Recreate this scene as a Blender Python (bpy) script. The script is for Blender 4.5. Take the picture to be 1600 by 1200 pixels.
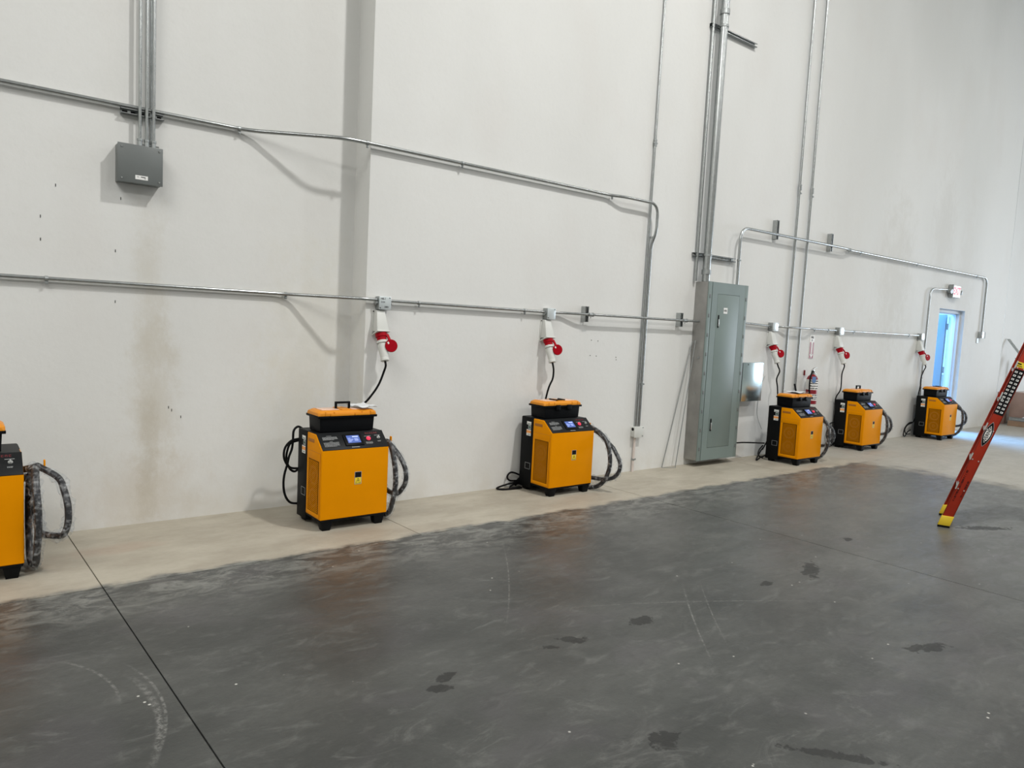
import bpy, math, random
from mathutils import Vector, Matrix
random.seed(7)
PI = math.pi
for _o in list(bpy.data.objects): bpy.data.objects.remove(_o)
sc = bpy.context.scene
COL = sc.collection

# ------------------------------------------------------------------ camera
# calibrated on the wall lines: 1.5 m above the floor, 5.1 m from the wall, looking to the right
YAW, PIT, ROL, FPX = 0.667989, -0.0845504, 0.0502305, 1123.9
cd = bpy.data.cameras.new('camera'); cam = bpy.data.objects.new('camera', cd); COL.objects.link(cam)
fw = Vector((math.sin(YAW)*math.cos(PIT), math.cos(YAW)*math.cos(PIT), math.sin(PIT)))
rt = fw.cross(Vector((0, 0, 1))).normalized(); up = rt.cross(fw)
rt, up = math.cos(ROL)*rt + math.sin(ROL)*up, -math.sin(ROL)*rt + math.cos(ROL)*up
M = Matrix((rt, up, -fw)).transposed().to_4x4(); M.translation = Vector((0, -5.1, 1.5))
cam.matrix_world = M
cd.sensor_fit = 'HORIZONTAL'; cd.sensor_width = 36; cd.lens = FPX/1600*36; cd.clip_end = 200
sc.camera = cam

# ------------------------------------------------------------------ world, lamps, exposure
w = bpy.data.worlds.new('daylight_sky'); sc.world = w; w.use_nodes = True
bg = w.node_tree.nodes['Background']
bg.inputs[0].default_value = (0.22, 0.52, 1.0, 1); bg.inputs[1].default_value = 2.4
vs = sc.view_settings
vs.view_transform = 'Standard'; vs.look = 'None'; vs.exposure = -0.07; vs.gamma = 1; vs.use_curve_mapping = False

def area(name, loc, size, power, col, rot=(0, 0, 0), sy=None, spread=PI):
    l = bpy.data.lights.new(name, 'AREA'); l.size = size; l.energy = power; l.color = col; l.spread = spread
    if sy: l.shape = 'RECTANGLE'; l.size_y = sy
    o = bpy.data.objects.new(name, l); o.location = loc; o.rotation_euler = rot; COL.objects.link(o); return o
WARM = (1.0, 0.985, 0.955)
# high bay lamps under the roof; the wide ones are added as soft fill
for x, y, p, q in ((4.9, -4.9, 570, .42), (-4.6, -5.8, 660, 5.0), (13.4, -6.6, 262, .42), (21.5, -8.5, 120, 2.4),
                   (-2.5, -12.0, 400, 2.6), (6.5, -12.5, 330, 2.6), (15.5, -12.5, 260, 2.6)):
    area('high_bay_and_fill_light', (x, y, 9.0), q, p, WARM)
# daylight falling in through the big dock door in the right end of the hall
area('dock_door_daylight', (23.6, -6.0, 2.2), 4.0, 560, (0.78, 0.88, 1.0), (0, math.radians(90), 0), 5.0)
# daylight outside the small open door
area('outdoor_daylight', (13.6, 3.4, 3.4), 2.6, 1500, (0.16, 0.46, 1.0), (math.radians(-52), 0, 0), 3.0)

# ------------------------------------------------------------------ materials
def mat(name, col, rough=0.5, metal=0.0, noise=0.0, nscale=8.0, bump=0.0, bscale=60.0, emit=None, estr=1.0, coat=0.0, spec=None, nstretch=(1, 1, 1)):
    m = bpy.data.materials.new(name); m.use_nodes = True
    nt = m.node_tree; b = nt.nodes['Principled BSDF']
    b.inputs['Base Color'].default_value = (*col, 1); b.inputs['Roughness'].default_value = rough
    b.inputs['Metallic'].default_value = metal
    if spec is not None: b.inputs['Specular IOR Level'].default_value = spec
    if coat: b.inputs['Coat Weight'].default_value = coat; b.inputs['Coat Roughness'].default_value = 0.2
    if emit: b.inputs['Emission Color'].default_value = (*emit, 1); b.inputs['Emission Strength'].default_value = estr
    tc = nt.nodes.new('ShaderNodeTexCoord')
    mp = nt.nodes.new('ShaderNodeMapping'); mp.inputs['Scale'].default_value = nstretch
    nt.links.new(tc.outputs['Object'], mp.inputs[0])
    nz = nt.nodes.new('ShaderNodeTexNoise'); nz.inputs['Scale'].default_value = nscale; nz.inputs['Detail'].default_value = 4
    nt.links.new(mp.outputs[0], nz.inputs[0])
    mx = nt.nodes.new('ShaderNodeMix'); mx.data_type = 'RGBA'; mx.blend_type = 'MULTIPLY'
    mr = nt.nodes.new('ShaderNodeMapRange'); mr.inputs[3].default_value = 1-max(noise, .02); mr.inputs[4].default_value = 1+max(noise, .02)
    mr.inputs[1].default_value = .25; mr.inputs[2].default_value = .75
    nt.links.new(nz.outputs[0], mr.inputs[0])
    mx.inputs[0].default_value = 1; mx.inputs[6].default_value = (*col, 1)
    nt.links.new(mr.outputs[0], mx.inputs[7]); nt.links.new(mx.outputs[2], b.inputs['Base Color'])
    if bump:
        n2 = nt.nodes.new('ShaderNodeTexNoise'); n2.inputs['Scale'].default_value = bscale; n2.inputs['Detail'].default_value = 5
        nt.links.new(tc.outputs['Object'], n2.inputs[0])
        bp = nt.nodes.new('ShaderNodeBump'); bp.inputs['Strength'].default_value = bump; bp.inputs['Distance'].default_value = 0.01
        nt.links.new(n2.outputs[0], bp.inputs['Height']); nt.links.new(bp.outputs[0], b.inputs['Normal'])
    return m

class NT:
    """small node builder"""
    def __init__(s, name):
        s.m = bpy.data.materials.new(name); s.m.use_nodes = True; s.t = s.m.node_tree; s.b = s.t.nodes['Principled BSDF']
        s.geo = s.t.nodes.new('ShaderNodeNewGeometry').outputs['Position']
    def set(s, sock, v):
        if hasattr(v, 'is_linked') or isinstance(v, bpy.types.NodeSocket): s.t.links.new(v, sock)
        else: sock.default_value = v
    def math(s, op, a, b=0.0, clamp=False):
        n = s.t.nodes.new('ShaderNodeMath'); n.operation = op; n.use_clamp = clamp
        s.set(n.inputs[0], a); s.set(n.inputs[1], b); return n.outputs[0]
    def vec(s, op, a, b):
        n = s.t.nodes.new('ShaderNodeVectorMath'); n.operation = op; s.set(n.inputs[0], a); s.set(n.inputs[1], b)
        return n.outputs['Value'] if op in ('LENGTH', 'DISTANCE') else n.outputs[0]
    def noise(s, scale, detail=4, stretch=(1, 1, 1), vec=None, rough=.5, off=(0, 0, 0), dist=0.0):
        v = s.vec('MULTIPLY', vec if vec is not None else s.geo, stretch)
        v = s.vec('ADD', v, off)
        n = s.t.nodes.new('ShaderNodeTexNoise'); n.inputs['Scale'].default_value = scale; n.inputs['Detail'].default_value = detail
        n.inputs['Roughness'].default_value = rough; n.inputs['Distortion'].default_value = dist
        s.t.links.new(v, n.inputs[0]); return n.outputs[0]
    def ramp(s, x, a, b, c=0.0, d=1.0):
        n = s.t.nodes.new('ShaderNodeMapRange'); n.interpolation_type = 'SMOOTHSTEP'
        s.set(n.inputs[0], x); n.inputs[1].default_value = a; n.inputs[2].default_value = b; n.inputs[3].default_value = c; n.inputs[4].default_value = d
        return n.outputs[0]
    def mix(s, f, a, b):
        n = s.t.nodes.new('ShaderNodeMix'); n.data_type = 'RGBA'; s.set(n.inputs[0], f)
        for i, v in ((6, a), (7, b)):
            s.set(n.inputs[i], v if not isinstance(v, tuple) else (*v, 1))
        return n.outputs[2]
    def xyz(s):
        n = s.t.nodes.new('ShaderNodeSeparateXYZ'); s.t.links.new(s.geo, n.inputs[0]); return n.outputs
    def blob(s, cx, cy, rx, ry, warp=None, axes=(0, 1), soft=.35, rot=0.0):
        """1 inside an ellipse around (cx,cy), 0 outside, warped by a noise"""
        o = s.xyz(); x = s.math('SUBTRACT', o[axes[0]], cx); y = s.math('SUBTRACT', o[axes[1]], cy)
        if rot:
            c, n = math.cos(rot), math.sin(rot)
            x, y = s.math('ADD', s.math('MULTIPLY', x, c), s.math('MULTIPLY', y, n)), s.math('SUBTRACT', s.math('MULTIPLY', y, c), s.math('MULTIPLY', x, n))
        x = s.math('DIVIDE', x, rx); y = s.math('DIVIDE', y, ry)
        r = s.math('SQRT', s.math('ADD', s.math('MULTIPLY', x, x), s.math('MULTIPLY', y, y)))
        if warp is not None: r = s.math('ADD', r, warp)
        return s.ramp(r, 1+soft/2, 1-soft/2)

# -- concrete floor: pale strip along the wall and at the far end, dark burnished slab elsewhere
def floor_mat():
    n = NT('burnished_concrete'); X = n.xyz(); Y = n.xyz()[1]; x = X[0]
    warp = n.math('MULTIPLY', n.math('SUBTRACT', n.noise(5, 5, off=(3, 1, 0)), .5), .22)
    bnd = n.math('ADD', n.math('ADD', Y, .86), warp)
    m1 = n.ramp(bnd, -.05, .03)
    m2 = n.ramp(n.math('ADD', n.math('ADD', x, n.math('MULTIPLY', n.math('ADD', Y, 1.5), .12)), n.math('MULTIPLY', warp, 4)), 8.7, 9.25)
    pale = n.math('MAXIMUM', m1, m2)
    # worn fringe of the dark slab next to the pale strip
    fr = n.math('MULTIPLY', n.ramp(bnd, -.75, -.05), n.ramp(n.noise(4.5, 9, (1, 2.2, 1), rough=.75, dist=.8), .42, .62))
    n1 = n.noise(1.3, 6, (1, 1.6, 1), rough=.6); n2 = n.noise(5, 8, (1, 2.2, 1), rough=.72, off=(5, 2, 0), dist=.5); n3 = n.noise(38, 5, rough=.7)
    dark = n.mix(n.ramp(n1, .3, .72), (.036, .038, .036), (.068, .070, .066))
    dark = n.mix(n.math('MULTIPLY', n.ramp(n2, .5, .74), .62), dark, (.135, .138, .130))
    dark = n.mix(n.math('MULTIPLY', n.ramp(n3, .35, .75), .28), dark, (.035, .035, .033))
    dark = n.mix(n.math('MULTIPLY', fr, .75), dark, (.23, .235, .215))
    # slab colour lightens to the right
    dark = n.mix(n.math('MULTIPLY', n.ramp(n.math('ADD', x, n.math('MULTIPLY', n1, 2.5)), 3.5, 9.5), .45), dark, (.17, .17, .158))
    # purple-grey bloom
    dark = n.mix(n.math('MULTIPLY', n.ramp(n.noise(2.2, 3, off=(9, 9, 0)), .52, .7), .25), dark, (.085, .078, .086))
    # white flecks of paint
    vo = n.t.nodes.new('ShaderNodeTexVoronoi'); vo.inputs['Scale'].default_value = 9; n.t.links.new(n.geo, vo.inputs[0])
    fl = n.math('MULTIPLY', n.ramp(vo.outputs['Distance'], .065, .03), n.ramp(n.noise(2.6, 3, off=(2, 7, 0)), .5, .58))
    dark = n.mix(n.math('MULTIPLY', fl, .8), dark, (.55, .54, .5))
    # dark wet blots
    w2 = n.math('MULTIPLY', n.math('SUBTRACT', n.noise(19, 4, rough=.6), .5), 3.2)
    st = None
    for cx, cy, rx, ry, a in ((1.56, -2.74, .055, .035, .2), (1.63, -2.68, .05, .028, .4), (2.35, -2.70, .07, .035, -.6), (2.2, -2.7, .04, .02, -.5), (2.81, -2.72, .075, .045, 0),
                              (2.06, -3.50, .07, .045, .3), (3.8, -3.7, .12, .04, -.4), (5.34, -2.53, .05, .03, 0), (6.75, -2.95, .22, .05, -.5), (3.9, -2.75, .05, .03, 0), (2.52, -3.92, .16, .025, -.9), (4.4, -2.75, .16, .05, .5)):
        b = n.blob(cx, cy, rx, ry, w2, soft=.3, rot=a); st = b if st is None else n.math('MAXIMUM', st, b)
    dark = n.mix(n.math('MULTIPLY', st, .72), dark, (.010, .010, .0095))
    # scuffs: curved tyre and drag marks, thin and broken up
    sa = None
    for cx, cy, r0, wd, bx, by, rx, ry, a in ((-.35, -2.25, .95, .02, .58, -2.35, .14, .3, 0), (-.30, -2.2, .93, .009, .6, -2.3, .14, .35, 1), (-.1, -2.1, .60, .01, .5, -1.9, .15, .25, 2),
                                  (9.5, -9.0, 8.9, .007, 3.1, -2.85, .5, .35, 3), (9.6, -9.0, 8.86, .005, 3.4, -2.9, .4, .3, 4), (-4, 3, 8.2, .006, 2.6, -1.9, .5, .5, 5), (0, -9, 7.1, .006, 3.6, -2.6, .9, .5, 6)):
        xx = n.math('SUBTRACT', x, cx); yy = n.math('SUBTRACT', Y, cy)
        r = n.math('SQRT', n.math('ADD', n.math('MULTIPLY', xx, xx), n.math('MULTIPLY', yy, yy)))
        d = n.math('ABSOLUTE', n.math('SUBTRACT', r, r0))
        g = n.math('MULTIPLY', n.ramp(d, wd, wd*.2), n.math('MULTIPLY', n.ramp(n.noise(40, 5, rough=.8, off=(a, 0, 0)), .42, .62), n.blob(bx, by, rx, ry, soft=1.2)))
        sa = g if sa is None else n.math('MAXIMUM', sa, g)
    dark = n.mix(n.math('MULTIPLY', sa, .38), dark, (.34, .34, .32))
    # trowel swirls: fine pale and dark wisps
    wp = n.noise(3.2, 9, (1, 2.0, 1), rough=.78, off=(1, 8, 0), dist=1.4)
    dark = n.mix(n.math('MULTIPLY', n.ramp(wp, .54, .70), .42), dark, (.145, .148, .14))
    dark = n.mix(n.math('MULTIPLY', n.ramp(wp, .46, .33), .40), dark, (.030, .031, .029))
    p1 = n.noise(2.0, 6, (1, 1.8, 1), rough=.6, off=(4, 4, 0))
    pl = n.mix(n.ramp(p1, .3, .7), (.325, .293, .235), (.42, .388, .318))
    pl = n.mix(n.math('MULTIPLY', n.ramp(n.noise(26, 6, rough=.7), .4, .8), .3), pl, (.30, .27, .22))
    pl = n.mix(n.math('MULTIPLY', m2, .5), pl, (.36, .36, .34))
    pl = n.mix(n.math('MULTIPLY', n.blob(.78, -.25, .22, .09, n.math('MULTIPLY', n.math('SUBTRACT', n2, .5), 3.0), soft=1), .3), pl, (.34, .22, .16))
    c = n.mix(pale, dark, pl)
    n.t.links.new(c, n.b.inputs['Base Color']); n.b.inputs['Specular IOR Level'].default_value = .36
    rg = n.math('ADD', n.ramp(n2, .3, .8, .30, .50), n.math('MULTIPLY', pale, .16))
    rg = n.math('SUBTRACT', rg, n.math('MULTIPLY', st, -.15))
    n.t.links.new(rg, n.b.inputs['Roughness'])
    bp = n.t.nodes.new('ShaderNodeBump'); bp.inputs['Strength'].default_value = .12; bp.inputs['Distance'].default_value = .01
    n.t.links.new(n3, bp.inputs['Height']); n.t.links.new(bp.outputs[0], n.b.inputs['Normal'])
    return n.m

def wall_mat():
    n = NT('painted_tilt_up_concrete'); o = n.xyz()
    base = n.mix(n.ramp(n.noise(.55, 4, (1, 1, .5)), .35, .65), (.655, .658, .638), (.705, .708, .690))
    base = n.mix(n.math('MULTIPLY', n.ramp(n.noise(1.3, 5, (1, 1, .6), off=(8, 0, 3)), .5, .75), .30), base, (.63, .605, .575))
    wv = n.math('MULTIPLY', n.math('SUBTRACT', n.noise(4.5, 9, (1, 1, .7), rough=.78), .5), 4.0)
    def stain(cx, cz, rx, rz, amt, col):
        nonlocal base
        b = n.blob(cx, cz, rx, rz, wv, axes=(0, 2), soft=1.5)
        base = n.mix(n.math('MULTIPLY', b, amt*.75), base, col)
    stain(1.07, 1.55, .09, .5, .55, (.52, .49, .42)); stain(1.10, .85, .12, .55, .6, (.50, .46, .38)); stain(1.05, .22, .3, .25, .5, (.52, .46, .38))
    stain(1.08, .45, .05, .35, .5, (.42, .38, .30)); stain(2.2, 1.3, .3, .6, .35, (.62, .58, .46)); stain(2.1, .5, .4, .5, .3, (.60, .56, .46))
    stain(11.3, 2.5, .45, .9, .5, (.50, .48, .43)); stain(12.9, 3.3, .35, .8, .45, (.52, .50, .46)); stain(13.9, 2.6, .3, 1.1, .4, (.54, .52, .48)); stain(10.9, 1.4, .6, .5, .35, (.55, .53, .48))
    stain(14.8, 1.1, .5, .8, .25, (.55, .52, .48)); stain(9.7, 2.4, .5, 1.0, .25, (.58, .55, .5))
    # dust near the floor, patched vertical seams
    low = n.math('MULTIPLY', n.ramp(o[2], .35, 0), n.ramp(n.noise(6, 5), .3, .7))
    base = n.mix(n.math('MULTIPLY', low, .35), base, (.56, .52, .44))
    fine = n.noise(30, 6, rough=.7)
    base = n.mix(n.math('MULTIPLY', n.ramp(fine, .45, .8), .10), base, (.5, .49, .45))
    n.t.links.new(base, n.b.inputs['Base Color']); n.b.inputs['Roughness'].default_value = .62
    bp = n.t.nodes.new('ShaderNodeBump'); bp.inputs['Strength'].default_value = .10; bp.inputs['Distance'].default_value = .02
    n.t.links.new(n.noise(12, 6, rough=.6), bp.inputs['Height']); n.t.links.new(bp.outputs[0], n.b.inputs['Normal'])
    return n.m

def film_mat():
    m = bpy.data.materials.new('clear_plastic_film'); m.use_nodes = True; t = m.node_tree
    for x in list(t.nodes): t.nodes.remove(x)
    out = t.nodes.new('ShaderNodeOutputMaterial'); mx = t.nodes.new('ShaderNodeMixShader')
    tr = t.nodes.new('ShaderNodeBsdfTransparent'); tr.inputs[0].default_value = (.93, .94, .95, 1)
    g = t.nodes.new('ShaderNodeBsdfPrincipled'); g.inputs['Base Color'].default_value = (.75, .77, .78, 1); g.inputs['Roughness'].default_value = .12
    tc = t.nodes.new('ShaderNodeTexCoord'); nz = t.nodes.new('ShaderNodeTexNoise'); nz.inputs['Scale'].default_value = 34; nz.inputs['Detail'].default_value = 4
    t.links.new(tc.outputs['Object'], nz.inputs[0])
    bp = t.nodes.new('ShaderNodeBump'); bp.inputs['Strength'].default_value = 1; bp.inputs['Distance'].default_value = .02
    t.links.new(nz.outputs[0], bp.inputs['Height']); t.links.new(bp.outputs[0], g.inputs['Normal'])
    mr = t.nodes.new('ShaderNodeMapRange'); mr.inputs[1].default_value = .48; mr.inputs[2].default_value = .72; mr.inputs[3].default_value = .015; mr.inputs[4].default_value = .34
    t.links.new(nz.outputs[0], mr.inputs[0]); t.links.new(mr.outputs[0], mx.inputs[0])
    t.links.new(tr.outputs[0], mx.inputs[1]); t.links.new(g.outputs[0], mx.inputs[2]); t.links.new(mx.outputs[0], out.inputs[0])
    return m

FLOOR = floor_mat(); WALL = wall_mat(); FILM = film_mat()
ORANGE = mat('orange_powder_coat', (.74, .268, .0), .45, noise=.03, bump=.05, bscale=300, spec=.06)
ORANGE_D = mat('orange_recess_shade', (.36, .13, .008), .6)  # darker copy of the orange, shade of the recess put into the colour
LIDOR = mat('orange_plastic', (.70, .26, .015), .42, noise=.03, spec=.3)
BLACK = mat('black_powder_coat', (.0035, .004, .0045), .5, noise=.1, spec=.12)
CONS = mat('dark_console_plate', (.010, .011, .012), .45, noise=.08, spec=.13)
PLBLK = mat('black_plastic', (.0045, .005, .006), .45, noise=.1, spec=.09)
RUB = mat('black_cable_rubber', (.003, .003, .0035), .5, spec=.15)
HOSE = mat('dark_grey_hose', (.022, .022, .024), .4, noise=.15, nscale=40, spec=.4)
GALV = mat('galvanized_steel', (.43, .45, .45), .27, .95, noise=.12, nscale=30)
GALVD = mat('dull_zinc_steel', (.36, .38, .38), .45, .85, noise=.15, nscale=20)
STEELW = mat('bare_sheet_steel', (.74, .80, .82), .30, .6, noise=.06, nscale=3)
PLATEM = mat('shiny_sheet_steel', (.55, .67, .70), .24, .92, noise=.06, nscale=3)
PANEL = mat('blue_grey_enamel', (.178, .226, .215), .42, noise=.05, nscale=4)
PSIDE = mat('bare_steel_enclosure_side', (.30, .295, .28), .5, .45, noise=.2, nscale=5)
GBOX = mat('grey_enamel', (.132, .145, .142), .45, noise=.04)
WHITEP = mat('white_grey_plastic', (.60, .61, .58), .4, noise=.02)
WHITE = mat('white_print', (.78, .78, .76), .5)
LGREY = mat('light_grey_print', (.32, .33, .33), .5)
REDP = mat('red_plastic', (.34, .0, .008), .45, spec=.12)
DRED = mat('dark_red_print', (.16, .012, .016), .5)
YEL = mat('yellow_print', (.80, .60, .03), .45)
ORP = mat('orange_print', (.85, .36, .10), .5)
GREENP = mat('dark_green_print', (.02, .10, .06), .5)
INK = mat('black_ink', (.006, .006, .007), .6, spec=.15)
DARKV = mat('dark_vent_shade', (.035, .010, .002), .8, spec=.1)  # flat sheet painted as dark as the shaded cavity behind the grille
TAN = mat('fan_tan', (.12, .055, .015), .6)
SCREEN = mat('lcd_screen', (.03, .05, .15), .15, emit=(.12, .19, .55), estr=.75)
SCRW = mat('lcd_bright_text', (.3, .35, .6), .2, emit=(.5, .6, .95), estr=.8)
REDBTN = mat('lit_red_button', (.8, .03, .08), .3, emit=(1, .12, .2), estr=.35)
LADR = mat('orange_red_fibreglass', (.33, .026, .010), .45, spec=.25, noise=.08, bump=.05, bscale=200)
LADD = mat('weathered_red_fibreglass', (.26, .022, .022), .5, noise=.1)
YELP = mat('yellow_plastic_foot', (.68, .48, .02), .5)
ALU = mat('aluminium', (.62, .63, .62), .35, .9)
EXTR = mat('extinguisher_red', (.22, .004, .014), .35)
TAGB = mat('blue_tag', (.13, .24, .48), .5)
CARD = mat('wrapped_cardboard', (.30, .20, .165), .35, noise=.12, nscale=5, coat=.4)
WOOD = mat('dusty_pallet_wood', (.26, .17, .11), .7, noise=.2, nscale=6)
MAROON = mat('maroon_steel', (.07, .02, .022), .5)
DOORP = mat('white_door_paint', (.62, .65, .68), .45, noise=.02)
LEAFP = mat('darkened_door_leaf_paint', (.22, .27, .30), .5, noise=.02)  # white leaf toned down in its colour to hold back the bright daylight
PINKW = mat('pinkish_paint', (.62, .55, .51), .55, noise=.04)
CEIL = mat('white_roof_deck', (.62, .62, .60), .7)
FARW = mat('far_wall_paint', (.60, .60, .57), .7, noise=.03)
GROUND = mat('pale_yard_concrete', (.50, .50, .48), .8, noise=.06)
PAPER = mat('white_plastic_sheet', (.72, .74, .76), .25, noise=.04, bump=.25, bscale=30)
CLEARW = mat('clear_organiser_lid', (.80, .52, .38), .2, noise=.05)
EXITW = mat('exit_sign_white', (.9, .9, .9), .4, emit=(1, .95, .95), estr=.35)
EXITR = mat('exit_sign_red', (.85, .03, .08), .4, emit=(1, .08, .15), estr=.4)
BRASS = mat('copper_lug', (.25, .13, .08), .4, .6)
CAULK = mat('joint_filler', (.05, .05, .045), .8)

# ------------------------------------------------------------------ geometry helpers
class G:
    def __init__(s): s.v = []; s.f = []
    def add(s, vs_, fs): k = len(s.v); s.v += [tuple(p) for p in vs_]; s.f += [tuple(i+k for i in f) for f in fs]; return s
    def box(s, x0, x1, y0, y1, z0, z1):
        return s.add([(x, y, z) for x in (x0, x1) for y in (y0, y1) for z in (z0, z1)],
                     [(0, 1, 3, 2), (4, 6, 7, 5), (0, 4, 5, 1), (2, 3, 7, 6), (0, 2, 6, 4), (1, 5, 7, 3)])
    def obox(s, o, a, b, c):
        """box from corner o with edge vectors a,b,c"""
        o, a, b, c = map(Vector, (o, a, b, c))
        return s.add([o+i*a+j*b+k*c for i in (0, 1) for j in (0, 1) for k in (0, 1)],
                     [(0, 1, 3, 2), (4, 6, 7, 5), (0, 4, 5, 1), (2, 3, 7, 6), (0, 2, 6, 4), (1, 5, 7, 3)])
    def hexa(s, bot, top):
        """8-corner solid; bot/top lists of n points"""
        n = len(bot); return s.add(list(bot)+list(top), [tuple(range(n))[::-1], tuple(range(n, 2*n))]+[(i, (i+1) % n, n+(i+1) % n, n+i) for i in range(n)])
    def prismx(s, prof, x0, x1):
        return s.hexa([(x0, y, z) for y, z in prof], [(x1, y, z) for y, z in prof])
    def tube(s, path, r, n=10, cap=True, jit=0.0):
        P = [Vector(p) for p in path]; rr = r if isinstance(r, (list, tuple)) else [r]*len(P)
        T = [(P[min(i+1, len(P)-1)]-P[max(i-1, 0)]).normalized() for i in range(len(P))]
        u = T[0].orthogonal().normalized(); vs_ = []
        for i, p in enumerate(P):
            u = (u-T[i]*u.dot(T[i])).normalized(); v = T[i].cross(u)
            for k in range(n):
                a = 2*PI*k/n; q = rr[i]*(1+random.uniform(-jit, jit)); vs_.append(p+(u*math.cos(a)+v*math.sin(a))*q)
        fs = [(i*n+k, i*n+(k+1) % n, (i+1)*n+(k+1) % n, (i+1)*n+k) for i in range(len(P)-1) for k in range(n)]
        if cap: fs += [tuple(range(n))[::-1], tuple(range((len(P)-1)*n, len(P)*n))]
        return s.add(vs_, fs)
    def cyl(s, a, b, r0, r1=None, n=16): return s.tube([a, b], [r0, r1 if r1 is not None else r0], n)
    def ring(s, c, ax, r0, r1, h, n=20):
        """flat ring (washer) with height h along ax"""
        c, ax = Vector(c), Vector(ax).normalized(); u = ax.orthogonal().normalized(); v = ax.cross(u); vs_ = []
        for k in range(n):
            d = u*math.cos(2*PI*k/n)+v*math.sin(2*PI*k/n)
            vs_ += [c+d*r0, c+d*r1, c+d*r1+ax*h, c+d*r0+ax*h]
        fs = []
        for k in range(n):
            j = (k+1) % n
            for e in range(4): fs.append((4*k+e, 4*j+e, 4*j+(e+1) % 4, 4*k+(e+1) % 4))
        return s.add(vs_, fs)
    def mesh(s, name, m, bevel=0, seg=2):
        me = bpy.data.meshes.new(name); me.from_pydata(s.v, [], s.f); me.materials.append(m)
        import bmesh
        b = bmesh.new(); b.from_mesh(me); bmesh.ops.recalc_face_normals(b, faces=b.faces)
        if bevel: bmesh.ops.bevel(b, geom=[e for e in b.edges if e.calc_face_angle(0) > .5], offset=bevel, segments=seg, affect='EDGES', profile=.5, clamp_overlap=True)
        b.to_mesh(me); b.free()
        me.polygons.foreach_set('use_smooth', [True]*len(me.polygons)); me.set_sharp_from_angle(angle=math.radians(35))
        return me
    def build(s, name, m, parent=None, bevel=0, seg=2, loc=None, kind=None):
        return link(name, s.mesh(name, m, bevel, seg), parent, loc, kind)
def link(name, me, parent=None, loc=None, kind=None):
    o = bpy.data.objects.new(name, me); COL.objects.link(o)
    if parent: o.parent = parent
    if loc: o.location = loc
    if kind: o['kind'] = kind
    return o
def tag(o, label, cat, group=None):
    o['label'] = label; o['category'] = cat
    if group: o['group'] = group
    return o
def thing(name, loc, label, cat, group=None, rz=0):
    o = bpy.data.objects.new(name, None); o.empty_display_size = .1; COL.objects.link(o); o.location = loc; o.rotation_euler = (0, 0, rz)
    return tag(o, label, cat, group)
def curve(pts, n=8):
    """Catmull-Rom through pts"""
    P = [Vector(p) for p in pts]; P = [2*P[0]-P[1]]+P+[2*P[-1]-P[-2]]; out = []
    for i in range(1, len(P)-2):
        for k in range(n):
            t = k/n; a, b, c, d = P[i-1:i+3]
            out.append(.5*((2*b)+(c-a)*t+(2*a-5*b+4*c-d)*t*t+(3*b-a-3*c+d)*t**3))
    out.append(P[-2]); return out
def bend(pts, r, n=7):
    """polyline with its corners rounded"""
    P = [Vector(p) for p in pts]; out = [P[0]]
    for i in range(1, len(P)-1):
        a = (P[i-1]-P[i]); b = (P[i+1]-P[i]); q = min(r, a.length*.49, b.length*.49)
        A, B = P[i]+a.normalized()*q, P[i]+b.normalized()*q
        for k in range(n+1):
            t = k/n; out.append(A*(1-t)**2+P[i]*2*t*(1-t)+B*t*t)
    out.append(P[-1]); return out
def text(body, size, m, parent, mw, name='lettering', align='CENTER', ext=.0008, sx=1.0, bold=0.0):
    """real letters as a mesh; mw = local matrix (x = reading direction, y = up)"""
    cu = bpy.data.curves.new(name, 'FONT'); cu.body = body; cu.size = size; cu.align_x = align; cu.align_y = 'CENTER'; cu.extrude = ext; cu.offset = bold; cu.resolution_u = 3
    t = bpy.data.objects.new(name, cu); COL.objects.link(t)
    dg = bpy.context.evaluated_depsgraph_get(); me = bpy.data.meshes.new_from_object(t.evaluated_get(dg))
    bpy.data.objects.remove(t)
    me.transform(Matrix.Diagonal((sx, 1, 1, 1))); me.transform(mw); me.name = name; me.materials.clear(); me.materials.append(m)
    return link(name, me, parent)
def frame(o, x, y, z=None):
    """matrix with origin o, x axis x and y axis y"""
    x = Vector(x).normalized(); y = Vector(y).normalized(); z = x.cross(y)
    m = Matrix((x, y, z)).transposed().to_4x4(); m.translation = Vector(o); return m
FRONT = lambda x, y, z: frame((x, y, z), (1, 0, 0), (0, 0, 1))    # text on a face that looks to -Y

# ------------------------------------------------------------------ the room
def sx(x0, y): return x0-.035*(y)                 # the saw cuts run slightly askew to the wall
fl = link('floor', None); fl['kind'] = 'structure'
gap = .003
cutsA = [-9, .60, 2.55, 4.90, 7.3, 9.6, 12.0, 14.4, 16.8, 24]
cutsB = [-9, .60, 4.90, 9.2, 13.5, 17.8, 24]
def slab(x0, x1, y0, y1):
    g = G(); a = gap
    q = lambda x, y: (sx(x, y) if -8 < x < 23 else x, y)
    c = [(q(x0, y0)[0]+a, y0+a), (q(x1, y0)[0]-a, y0+a), (q(x1, y1)[0]-a, y1-a), (q(x0, y1)[0]+a, y1-a)]
    g.hexa([(x, y, -.14) for x, y in c], [(x, y, 0) for x, y in c])
    g.build('floor_slab', FLOOR, fl)
for a, b in zip(cutsA, cutsA[1:]): slab(a, b, -.90, .6)
for a, b in zip(cutsB, cutsB[1:]):
    for y0, y1 in ((-7.5, -.90), (-14.5, -7.5), (-20, -14.5)): slab(a, b, y0, y1)
G().box(-9, 24, -20, .6, -.2, -.012).build('joint_filler', CAULK, fl)

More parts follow.
